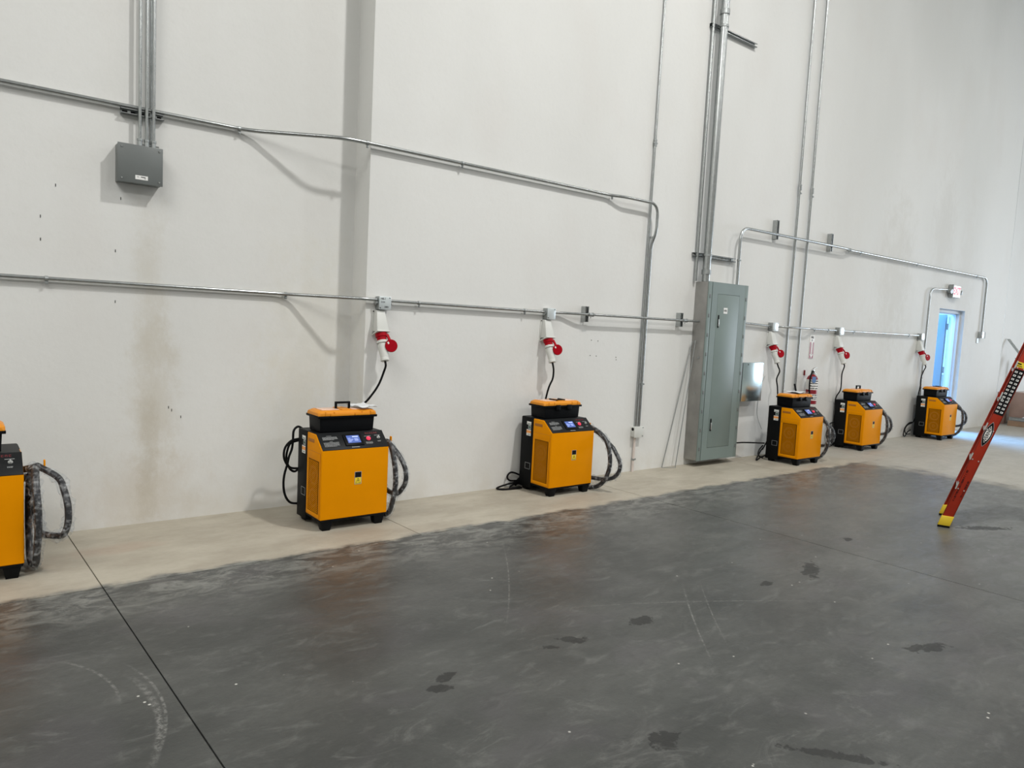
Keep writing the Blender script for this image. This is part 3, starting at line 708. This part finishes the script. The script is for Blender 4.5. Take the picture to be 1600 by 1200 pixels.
def std_coils(reach=.0, dx=0.0, top=.575, wide=0.0):
    """two hose loops hanging from the hook; reach = how far they stand out in front of the body"""
    X = CW+.055+dx
    a = [(CW+.01, .17, top-.01), (X, .12, top+.003), (X, .055-reach*.6, top-.03), (X, .0-reach, .46), (X+.005, -.02-reach, .36), (X+.005, -.022-reach, .26), (X, .0-reach, .15), (X, .05-reach*.6, .065), (X-.005, .12, .030), (X-.012, .22, .035), (X-.01, .31, .10), (X-.01, .35, .25), (X-.008, .33, .42), (X, .25, .54), (X+.02, .17, .575)]
    Y = X+.07+wide
    b = [(X+.02, .17, .575), (Y-.02, .09, .515), (Y, .01-reach, .45), (Y+.01, -.035-reach, .38), (Y+.01, -.04-reach, .30), (Y, -.005-reach, .235), (Y-.02, .05, .195), (X+.03, .15, .20), (X+.02, .28, .26), (X+.01, .31, .40), (CW+.03, .24, .50), (CW+.005, .2, .50)]
    return [(a, .0185), (b, .0175)]
chargers = {}
spec = [(-.197, -.55, 'orange battery charger cut off by the left picture edge', std_coils(.02, 0, .57, .06)),
        (1.998, -.52, 'largest fully visible orange battery charger, under the handwritten junction box', std_coils(-.015, 0)),
        (4.105, -.49, 'orange battery charger between the wall step and the tall panel, hoses bulging out in front', None),
        (7.785, -.67, 'orange battery charger just right of the tall panel, below the extinguisher', std_coils(.03, 0)),
        (9.745, -.47, 'orange battery charger second from the doorway, handle up on its toolbox', std_coils(.03, 0)),
        (12.22, -.51, 'smallest orange battery charger, standing in front of the open door', std_coils(.05, 0))]
c3 = [([(CW+.005, .16, .565), (CW+.05, .13, .585), (CW+.08, .05, .556), (CW+.09, -.02, .518), (CW+.095, -.072, .465), (CW+.095, -.111, .389), (CW+.095, -.128, .303), (CW+.095, -.121, .219), (CW+.09, -.091, .135), (CW+.085, -.04, .07), (CW+.07, .03, .03), (CW+.04, .12, .024), (CW+.03, .2, .06), (CW+.03, .26, .2), (CW+.03, .25, .4), (CW+.05, .17, .55)], .0195),
      ([(CW+.05, .15, .57), (CW+.10, .06, .535), (CW+.15, -.013, .465), (CW+.155, -.093, .416), (CW+.16, -.145, .356), (CW+.16, -.181, .308), (CW+.16, -.195, .255), (CW+.155, -.182, .198), (CW+.14, -.144, .149), (CW+.125, -.075, .118), (CW+.11, 0, .108), (CW+.06, .07, .113), (CW+.015, .14, .115)], .018)]
spec[2] = (*spec[2][:3], c3)
for i_, s_ in enumerate(spec): charger(*s_, wrap=1.7 if i_ == 0 else 1.0)

# ------------------------------------------------------------------ toolboxes on the chargers
def toolbox(x, y, label, handle_up, reverse=False, sheet=None, rz=0, z=CT+.004):
    t = thing('toolbox', (x, y, z), label, 'toolbox', 'black and orange toolboxes on the chargers', rz)
    W, D = .452, .222
    def f(): return G().hexa([(.022, .016, 0), (W-.022, .016, 0), (W-.022, D-.016, 0), (.022, D-.016, 0)], [(.017, .012, .104), (W-.017, .012, .104), (W-.017, D-.012, .104), (.017, D-.012, .104)]).mesh('tray', PLBLK, .006, 3)
    cached('tray', 'tb1', f, t)
    cached('rim', 'tb2', lambda: G().box(0, W, 0, D, .100, .117).mesh('rim', PLBLK, .003), t)
    def octo(o, c, z): return [(o+c, o, z), (W-o-c, o, z), (W-o, o+c, z), (W-o, D-o-c, z), (W-o-c, D-o, z), (o+c, D-o, z), (o, D-o-c, z), (o, o+c, z)]
    def f():
        g = G(); A = octo(.002, .010, .1165); B = octo(.003, .020, .138); C_ = octo(.020, .030, .152); n = 8
        g.add(A+B+C_, [tuple(range(n))[::-1]]+[(i, (i+1) % n, n+(i+1) % n, n+i) for i in range(n)]+[(n+i, n+(i+1) % n, 2*n+(i+1) % n, 2*n+i) for i in range(n)]+[tuple(range(2*n, 3*n))])
        return g.mesh('lid', LIDOR, .002)
    cached('lid', 'tb3', f, t)
    for i, cx in enumerate((.045, W-.175)):
        cached('organiser_cover', 'tb4%d' % i, lambda: G().box(cx, cx+.13, .045, D-.045, .152, .156).mesh('organiser_cover', CLEARW, .003), t)
    cached('lid_boss', 'tb5', lambda: G().box(.19, W-.19, .03, D-.03, .150, .157).mesh('lid_boss', LIDOR, .002), t)
    for i, cx in enumerate((.05, .115, W-.125, W-.056)):
        cached('lid_rib', 'tb5%d' % i, lambda: G().box(cx, cx+.008, -.001, .012, .118, .146).mesh('lid_rib', LIDOR, .002), t)
    if reverse:
        cached('hinge_strip', 'tb6', lambda: G().box(.09, .27, -.004, .006, .116, .131).box(.275, W-.06, -.004, .006, .116, .131).mesh('hinge_strip', LIDOR, .002), t)
    else:
        for i, lx in enumerate((.135, W-.135-.05)):
            cached('latch', 'tb7%d' % i, lambda: G().box(lx, lx+.05, -.009, .004, .072, .122).box(lx+.006, lx+.044, -.014, -.008, .078, .092).mesh('latch', PLBLK, .003), t)
    hx = W/2
    if handle_up: cached('handle', 'tb8', lambda: G().box(hx-.058, hx-.044, D/2-.012, D/2+.008, .150, .200).box(hx+.044, hx+.058, D/2-.012, D/2+.008, .150, .200).box(hx-.058, hx+.058, D/2-.012, D/2+.008, .190, .205).mesh('handle', PLBLK, .003), t)
    else: cached('handle', 'tb9', lambda: G().box(hx-.058, hx-.044, D/2-.05, D/2+.03, .155, .166).box(hx+.044, hx+.058, D/2-.05, D/2+.03, .155, .166).box(hx-.058, hx+.058, D/2-.064, D/2-.046, .155, .166).mesh('handle', PLBLK, .003), t)
    return t
toolbox(-.208, -.42, 'black and orange toolbox mostly cut off by the left picture edge', False)
toolbox(2.02, -.395, 'black and orange toolbox with its handle up, plastic sheet on its right end', True, True)
toolbox(4.13, -.345, 'black and orange toolbox with two front latches, handle folded flat', False)
toolbox(7.85, -.515, 'black and orange toolbox with a white manual on top, in front of the extinguisher', False)
toolbox(9.80, -.32, 'black and orange toolbox with its handle up, no sheet on it', True)
toolbox(12.27, -.365, 'black and orange toolbox in front of the open doorway', False)
def sheet(loc, sx_, sy_, rz, label, name='plastic_sheet'):
    g = G(); n = 10; rnd = random.Random(5); P = {}
    for i in range(n+1):
        for j in range(n+1):
            P[i, j] = (sx_*(i/n-.5), sy_*(j/n-.5)+rnd.uniform(-.004, .004), .003+rnd.uniform(0, .006)+.008*math.sin(3*i/n+j/n*5)**2)
    vs_ = [P[i, j] for i in range(n+1) for j in range(n+1)]; k = len(vs_)
    top = vs_+[(a, b, c-.0015) for a, b, c in vs_]
    F = [(i*(n+1)+j, (i+1)*(n+1)+j, (i+1)*(n+1)+j+1, i*(n+1)+j+1) for i in range(n) for j in range(n)]
    F += [tuple(q+k for q in f[::-1]) for f in F]
    g.add(top, F); o = g.build(name, PAPER, None, loc=loc); o.rotation_euler = (0, 0, rz); return tag(o, label, 'plastic sheet')
sheet((2.405, -.285, CT+.167), .16, .20, .15, 'crumpled clear plastic sheet on the right end of the nearest toolbox')
sheet((8.11, -.40, CT+.167), .26, .19, .05, 'white bagged manual lying on the toolbox beside the extinguisher')
sheet((.0, -.31, CT+.167), .40, .19, .05, 'clear plastic on the toolbox at the left picture edge')

# ------------------------------------------------------------------ socket runs
JB = [(2.678, 1.604, .100), (4.393, 1.602, .096), (8.08, 1.615, .12), (9.713, 1.613, .12), (12.30, 1.608, .12)]
jl = ['junction box with handwriting on its cover at the wall step', 'blank-covered junction box above the charger with hoses bulging forward', 'junction box right of the tall panel', 'junction box right of the fire extinguisher sign', 'last junction box before the open door']
slb = ['white and red wall socket beside the wall step', 'white and red wall socket between wall step and tall panel', 'white and red wall socket left of the two tall risers', 'white and red wall socket right of the fire sign', 'white and red wall socket left of the open door']
pb = ['white plug with black cord above the nearest full charger', 'white plug with black cord above the toolbox with two latches', 'white plug with black cord just right of the tall panel', 'white plug with cord hanging straight behind the charger second from the door', 'white plug with black cord left of the open door']
cords = [[(2.656, -.13, 1.079), (2.616, -.13, .98), (2.564, -.12, .897), (2.50, -.10, .82), (2.30, -.04, .64), (2.12, -.035, .60), (2.04, -.05, .655), (2.005, -.06, .668), (1.977, -.06, .638), (1.973, -.06, .565), (1.966, -.06, .505), (1.947, -.06, .453), (1.935, -.06, .394), (1.917, -.06, .329), (1.91, -.06, .263), (1.918, -.06, .189), (1.945, -.06, .129), (1.987, -.07, .103), (2.10, -.075, .10)],
         [(4.402, -.13, 1.076), (4.400, -.125, 1.005), (4.374, -.11, .928), (4.362, -.09, .827), (4.35, -.045, .6), (4.30, -.03, .3), (4.22, -.03, .13), (4.13, -.02, .06), (4.10, -.03, .012)],
         [(8.100, -.16, 1.069), (8.065, -.15, .974), (8.07, -.17, .85), (8.05, -.20, .6), (7.95, -.22, .35), (7.85, -.22, .22), (7.78, -.21, .12)],
         [(9.697, -.13, 1.022), (9.708, -.125, .82), (9.725, -.07, .72), (9.775, -.029, .64), (9.80, -.028, .55), (9.80, -.025, .4), (9.78, -.03, .33)],
         [(12.282, -.13, 1.061), (12.225, -.125, .94), (12.25, -.115, .81), (12.325, -.07, .70), (12.37, -.05, .62), (12.38, -.045, .35), (12.26, -.06, .235)]]
coil = [[[(2.03, -.09, .586), (1.955, -.085, .573), (1.912, -.08, .529), (1.90, -.08, .47), (1.915, -.08, .416), (1.953, -.08, .373), (2.02, -.08, .362)],
         [(2.03, -.045, .566), (1.962, -.045, .546), (1.937, -.045, .487), (1.935, -.045, .428), (1.96, -.045, .359), (2.001, -.045, .335), (2.04, -.045, .372)]],
        [[(4.16, -.05, .10), (4.05, -.03, .14), (4.0, -.03, .11), (4.02, -.04, .07), (4.12, -.05, .06)], [(4.15, -.06, .05), (4.03, -.05, .045), (3.90, -.04, .02), (3.87, -.06, .012), (3.93, -.10, .010), (4.10, -.12, .012)], [(4.15, -.05, .04), (4.05, -.055, .03), (4.0, -.08, .010), (4.10, -.10, .012)]],
        [[(7.80, -.22, .20), (7.70, -.15, .20), (7.5, -.10, .207), (7.30, -.06, .20)], [(7.80, -.22, .16), (7.72, -.22, .10), (7.62, -.24, .012), (7.74, -.22, .03), (7.85, -.24, .06)], [(7.80, -.20, .17), (7.73, -.2, .12), (7.70, -.21, .06), (7.78, -.22, .02)]],
        [[(9.76, -.035, .33), (9.69, -.035, .33), (9.63, -.035, .27), (9.60, -.035, .17), (9.66, -.04, .09), (9.77, -.045, .08)], [(9.76, -.03, .2), (9.6, -.04, .05), (9.55, -.06, .010), (9.66, -.06, .012), (9.76, -.05, .03)]],
        [[(12.24, -.07, .235), (12.08, -.07, .225), (11.95, -.07, .15), (11.92, -.07, .05), (11.98, -.07, .02), (12.05, -.07, .08), (12.16, -.07, .11)], [(12.24, -.05, .219), (12.08, -.05, .19), (12.0, -.05, .12), (12.06, -.05, .05), (12.2, -.05, .04)]]]
HW = [('HB-1', -.018, .082, .021), ('2,4,6', -.02, .058, .018), ('208V', .012, .020, .018)]
for i, (x, z, wx) in enumerate(JB):
    e, dv = socket(x, z, wx, slb[i], jl[i], HW if i == 0 else None)
    plug(e, dv, pb[i], cords[i], coil[i])
t = G().tube(curve([(0, 0, 0), (-.06, 0, -.1), (-.11, 0, -.3), (-.10, 0, -.5), (-.02, -.02, -.66)], 8), .003, 6).build('thin_wire', GALVD, None, loc=(8.02, -.015, 1.0)); tag(t, 'thin grey wire hanging on the wall left of the fourth charger', 'wire')
t = G().obox((0, 0, 0), (.05, 0, -.10), (.012, 0, .006), (0, -.02, 0)).build('dark_strap', INK, None, bevel=.002, loc=(8.16, -.325, .927)); tag(t, 'short dark strap end sticking up behind the toolbox beside the extinguisher', 'strap')

# ------------------------------------------------------------------ fire extinguisher and its sign
o = thing('fire_extinguisher', (8.99, -.10, .632), 'red fire extinguisher with white labels hanging on the wall between two chargers', 'fire extinguisher')
G().tube([(0, 0, 0), (0, 0, .006), (0, 0, .33), (0, 0, .365), (0, 0, .385), (0, 0, .392)], [.06, .072, .072, .055, .03, .022], 28).build('cylinder', EXTR, o)
G().tube([(0, 0, .19), (0, 0, .325)], .0728, 28, cap=False).build('instruction_label', WHITE, o)
G().tube([(0, 0, .05), (0, 0, .135)], .0728, 28, cap=False).build('instruction_label', WHITE, o)
g = G(); rnd = random.Random(11)
for zz in (.30, .27, .235, .205, .115, .09, .066):
    for k in range(6):
        a = -PI*.95+k*.28+rnd.uniform(0, .1)
        for q in range(2):
            a2 = a+q*.09; g.obox((.0732*math.cos(a2), .0732*math.sin(a2), zz), (-.010*math.sin(a2), .010*math.cos(a2), 0), (.0006*math.cos(a2), .0006*math.sin(a2), 0), (0, 0, rnd.uniform(.006, .014)))
g.build('label_print', INK, o, kind='stuff')
G().tube([(0, 0, .385), (0, 0, .415), (0, 0, .425)], [.022, .022, .028], 14).build('valve', GALVD, o)
G().obox((-.02, -.012, .425), (.10, 0, -.035), (0, .024, 0), (0, 0, .008)).obox((-.02, -.012, .445), (.055, 0, .03), (0, .024, 0), (0, 0, .008)).obox((.033, -.012, .474), (.05, 0, .006), (0, .024, 0), (0, 0, .006)).box(-.03, .02, -.012, .012, .42, .45).build('lever', ALU, o, bevel=.002)
G().tube(curve([(-.02, -.02, .435), (-.07, -.03, .43), (-.105, -.03, .36), (-.112, -.03, .26), (-.10, -.03, .14), (-.09, -.03, .08)], 8), [.010]*33+[.012]*8, 8).build('hose', RUB, o)
g = G(); ta = -2.35; er = Vector((math.cos(ta), math.sin(ta), 0)); et = Vector((-math.sin(ta), math.cos(ta), 0)); P_ = [er*.078+et*a+Vector((0, 0, b)) for a, b in ((-.024, .30), (0, .278), (.024, .30), (.024, .365), (-.024, .365))]
g.hexa(P_, [q+er*.002 for q in P_]).build('inspection_tag', TAGB, o)
G().box(-.060, -.045, .078, .098, .37, .44).build('wall_bracket', DRED, o, bevel=.003)
o = thing('fire_sign', (9.075, -.004, 1.38), 'narrow red and white arrow sign above the fire extinguisher', 'sign')
G().box(-.055, .055, -.001, .003, -.155, .155).build('sign_plate', WHITE, o, bevel=.001)
G().box(-.050, .050, -.002, -.001, -.150, .065).build('red_field', EXTR, o)
G().box(-.018, .018, -.003, -.002, -.10, .065).hexa([(-.040, -.002, -.095), (.0, -.002, -.143), (.040, -.002, -.095)], [(-.040, -.003, -.095), (.0, -.003, -.143), (.040, -.003, -.095)]).build('arrow', WHITE, o)
text('FIRE', .040, INK, o, FRONT(0, -.0025, .128), ext=.0003, bold=.0006)
text('EXTINGUISHER', .018, EXTR, o, frame((0, -.0035, -.02), (0, 0, -1), (1, 0, 0)), ext=.0002)
G().box(-.016, .016, -.0022, -.001, .078, .104).build('pictogram', LGREY, o)

# ------------------------------------------------------------------ exit sign
o = thing('exit_sign', (13.40, 0, 2.40), 'lit white exit sign with red letters and lamp heads above the doorway', 'exit sign')
G().box(-.155, .155, -.075, -.02, -.10, .10).build('sign_body', WHITEP, o, bevel=.006)
G().box(-.16, -.145, -.085, -.01, -.11, .11).box(-.05, .05, -.02, 0, -.05, .05).build('mount', GALVD, o)
G().box(-.148, .150, -.079, -.075, -.094, .094).build('sign_face', EXITW, o)
text('EXIT', .165, EXITR, o, FRONT(0, -.0796, 0), ext=.0005, sx=.86, bold=.004)
for s in (-1, 1):
    G().tube([(s*.155, -.045, 0), (s*.20, -.045, 0)], .012, 8).tube([(s*.205, -.01, 0), (s*.205, -.05, -.005), (s*.21, -.085, -.01)], [.022, .034, .038], 14).build('lamp_head', GALVD, o)

# ------------------------------------------------------------------ step ladder
L0 = Vector((6.45, -2.756, 0)); lw = Vector((.9404, .3401, 0)); ll = Vector((.3401, -.9404, 0)); th = math.radians(17)
ld = ll*math.sin(th)+Vector((0, 0, math.cos(th))); ln = lw.cross(ld).normalized()      # along rail, across rail
if ln.dot(ll) < 0: ln = -ln
o = thing('step_ladder', L0, 'red fibreglass step ladder with yellow feet running out of the right picture edge', 'ladder')
LW, RW, LEN = .50, .076, 2.45
def rail(base, d, across, outw, s0, s1, name, m):
    """C-channel rail: web with two flanges"""
    g = G(); a, u = Vector(across).normalized(), Vector(outw)
    g.obox(base+d*s0-a*RW/2, a*RW, u*.006, d*(s1-s0))
    g.obox(base+d*s0-a*RW/2, a*.007, -u*.0+u*.03, d*(s1-s0)); g.obox(base+d*s0+a*(RW/2-.007), a*.007, u*.03, d*(s1-s0))
    return g.build(name, m, o, bevel=.0015)
Z0 = Vector((0, 0, 0))
dn = (ld+lw*.028).normalized(); df_ = (ld-lw*.028).normalized()
rail(Z0, dn, ln, lw, .06, LEN, 'rail', LADR); rail(lw*LW, df_, ln, -lw, .06, LEN, 'rail', LADR)
for b_, dd, u in ((Z0, dn, lw), (lw*LW, df_, -lw)):
    f_ = G()
    q0 = b_-ln*.058-u*.006; q1 = b_+ln*.058-u*.006
    def at(p, z): return p+dd*((z-p.z)/dd.z)
    A = [at(b_-ln*.042-u*.007, .016), at(b_+ln*.042-u*.007, .016), at(b_+ln*.042+u*.034, .016), at(b_-ln*.042+u*.034, .016)]
    B = [p+dd*.085 for p in A]
    f_.hexa(A, B); fo = f_.build('foot', YELP, o, bevel=.004)
    G().hexa([Vector((p.x, p.y, 0)) for p in A], A).build('foot_pad', RUB, fo)
for k in range(8):
    s = .335+k*.265; a = dn*s; b_ = lw*LW+df_*s
    hv = Vector((ll.x, ll.y, 0)); g = G()
    e = a-hv*.036+lw*.006; span = (b_-a)-lw*.012
    g.obox(e, span, hv*.070, Vector((0, 0, .003))); g.obox(e-Vector((0, 0, .022)), span, hv*.004, Vector((0, 0, .025))); g.obox(e+hv*.066-Vector((0, 0, .022)), span, hv*.004, Vector((0, 0, .025)))
    g.build('step', ALU, o)
    G().obox(a-ln*.042-lw*.004, lw*.022, ln*.009, dn*.06).build('step_bracket', ALU, o)
    g = G()
    for q in (-.022, .022): g.cyl(a+ln*q+dn*.01, a+ln*q+dn*.01-lw*.0035, .0055, n=8)
    g.build('rivet', ALU, o)
top = dn*LEN
rd = (ll*math.sin(th)-Vector((0, 0, math.cos(th))))
for k, (t0, u) in enumerate(((dn*LEN-dn*.06+ll*.07, lw), (lw*LW+df_*(LEN-.06)+ll*.07, -lw))):
    g = G(); d2 = rd; a2 = lw.cross(d2).normalized(); Lr = (t0.z)/abs(d2.z)-.01
    g.obox(t0-a2*.03, a2*.06, u*.02, d2*Lr); g.build('rear_rail', LADR, o, bevel=.002)
for s in (.5, 1.0, 1.5, 2.0):
    a = dn*LEN+ll*.07+rd*s+lw*.02; G().cyl(a, a+lw*(LW-.18), .011, n=8).build('cross_bar', ALU, o)
tc_ = dn*LEN; G().obox(tc_-ll*.07-lw*.02, lw*(LW-.10), ll*.22, Vector((0, 0, .035))).build('top_cap', LADD, o, bevel=.006)
# decals on the outer face of the near rail; face frame: x up the rail, y across towards the climbing side
fo = -lw*.0008
def dec(s0, s1, c0, c1, h=.0006):
    return G().obox(dn*s0+ln*c0+fo*h/.0008, dn*(s1-s0), ln*(c1-c0), -lw*.0006)
dec(1.01, 1.395, -.033, .033).build('instruction_decal', INK, o)
g = G()
for i in range(12):
    s = 1.028+i*.0305
    for c in (-.026, .006): g.obox(dn*s+ln*c-lw*.0018, dn*.014, ln*.018, -lw*.0004)
g.build('decal_picture', WHITE, o, kind='stuff')
g = G()
for i in range(12):
    s = 1.032+i*.0305
    for c in (-.022, .009): g.obox(dn*s+ln*c-lw*.0024, dn*.006, ln*.009, -lw*.0003)
g.build('decal_figure', INK, o, kind='stuff')
dec(1.41, 1.452, -.034, .022).build('caution_decal', YEL, o)
g = G().obox(dn*1.418-ln*.036-lw*.0018, dn*.005, ln*.04, -lw*.0004).obox(dn*1.432-ln*.036-lw*.0018, dn*.010, ln*.03, -lw*.0004); g.build('caution_print', INK, o)
def lens(s0, s1, half, h, c=0.0):
    g = G(); n = 14; P = []
    for i in range(n+1):
        t = i/n; wv = half*math.sin(PI*t)**.8; P.append((s0+(s1-s0)*t, wv))
    up_ = [dn*s+ln*(c+w_)-lw*h for s, w_ in P]; lo = [dn*s+ln*(c-w_)-lw*h for s, w_ in P[::-1]][1:-1]
    A = up_+lo; return g.hexa(A, [p-lw*.0005 for p in A])
lg = lens(.73, .945, .030, .0006, -.004).build('maker_emblem', LGREY, o); lens(.735, .94, .0275, .0012, -.004).build('maker_emblem', INK, o); lens(.765, .91, .020, .0018, -.004).build('maker_emblem', WHITE, o)
text('WERNER', .034, INK, o, frame(dn*.838-ln*.004-lw*.0025, dn, -ln), ext=.0003, bold=.0008)
g = G(); rnd = random.Random(2)
for c, s0, s1 in ((-.017, .235, .505), (.022, .285, .43)):
    s = s0
    while s < s1:
        a = rnd.uniform(.006, .010); hgt = .013
        g.obox(dn*s+ln*(c-hgt/2)-lw*.0006, dn*.0028, ln*hgt, -lw*.0005)
        if rnd.random() < .8: g.obox(dn*s+ln*(c-hgt/2+rnd.choice((0, .005, .010)))-lw*.0006, dn*a*.8, ln*.003, -lw*.0005)
        if rnd.random() < .6: g.obox(dn*(s+a*.7)+ln*(c-hgt/2)-lw*.0006, dn*.0026, ln*hgt, -lw*.0005)
        s += a+.0025+(.007 if rnd.random() < .15 else 0)
g.build('printed_text', INK, o, kind='stuff')

# ------------------------------------------------------------------ goods stacked by the far end
def goods(name, g, m, loc, label, cat, bevel=.004):
    return tag(g.build(name, m, None, bevel=bevel, loc=loc), label, cat)
p = thing('pallet', (16.17, -1.30, 0), 'wooden pallet on the floor under the wrapped carton behind the ladder', 'pallet')
for y in (0, .28, .56, .84, 1.03): G().box(0, .95, y, y+.10, .085, .107).build('board', WOOD, p)
for y in (0, .5, 1.03): G().box(0, .95, y, y+.10, .0, .085).build('bearer', WOOD, p)
G().box(-.006, 0, 0, 1.13, .0, .107).build('edge_board', WOOD, p)
b_ = thing('steel_beam', (16.16, -1.35, .108), 'grey steel beam lying across the pallet below the wrapped carton', 'beam')
G().box(0, .05, 0, 1.17, 0, .004).box(0, .05, 0, 1.17, .061, .065).box(.022, .028, 0, 1.17, .004, .061).box(0, .05, 0, .006, 0, .065).build('web_and_flanges', GALVD, b_)
G().box(-.002, .0, .05, 1.12, .012, .052).build('beam_face', GALVD, b_)
c_ = thing('carton', (16.215, -1.22, .110), 'brown carton in shiny wrap standing on the pallet behind the ladder', 'carton')
G().box(0, .72, 0, 1.06, 0, .55).build('box_body', CARD, c_, bevel=.012)
G().box(-.0015, 0, .5, .56, .0, .545).build('tape', mat('shiny_tape', (.42, .33, .29), .15), c_)
G().hexa([(-.0015, .72, .02), (-.0015, .90, .02), (-.0015, .80, .09)], [(-.003, .72, .02), (-.003, .90, .02), (-.003, .80, .09)]).build('shipping_label', PAPER, c_)
goods('carton', G().box(0, .22, 0, .16, 0, .62), CARD, (16.45, -.02, 0), 'small brown carton standing against the wall behind the wrapped carton', 'carton')
goods('dark_plank', G().box(0, .03, 0, .05, 0, .58), GALVD, (16.12, .12, 0), 'short dark upright strip at the wall joint behind the ladder', 'plank')
def lean(name, a, b, w_, d_, m, label, cat):
    a, b = Vector(a), Vector(b); return goods(name, G().obox((0, 0, 0), b-a, (0, w_, 0), (d_, 0, 0)), m, a, label, cat, .002)
lean('metal_strut', (16.9, -.62, .66), (16.85, .16, 1.68), .05, .035, GALV, 'pale steel strut leaning over the cartons to the wall joint', 'strut')
lean('steel_bar', (17.0, -.40, .66), (17.0, .02, 1.30), .06, .04, MAROON, 'maroon steel bar leaning behind the pale strut', 'bar')
lean('steel_bar', (16.9, -.75, .66), (17.1, -.12, 1.36), .10, .05, MAROON, 'wide maroon steel bar leaning on the wrapped carton beside the ladder rail', 'bar')
lean('steel_bar', (17.1, .08, .0), (17.2, .10, 1.25), .04, .03, GALVD, 'grey upright steel bar behind the maroon bars', 'bar')
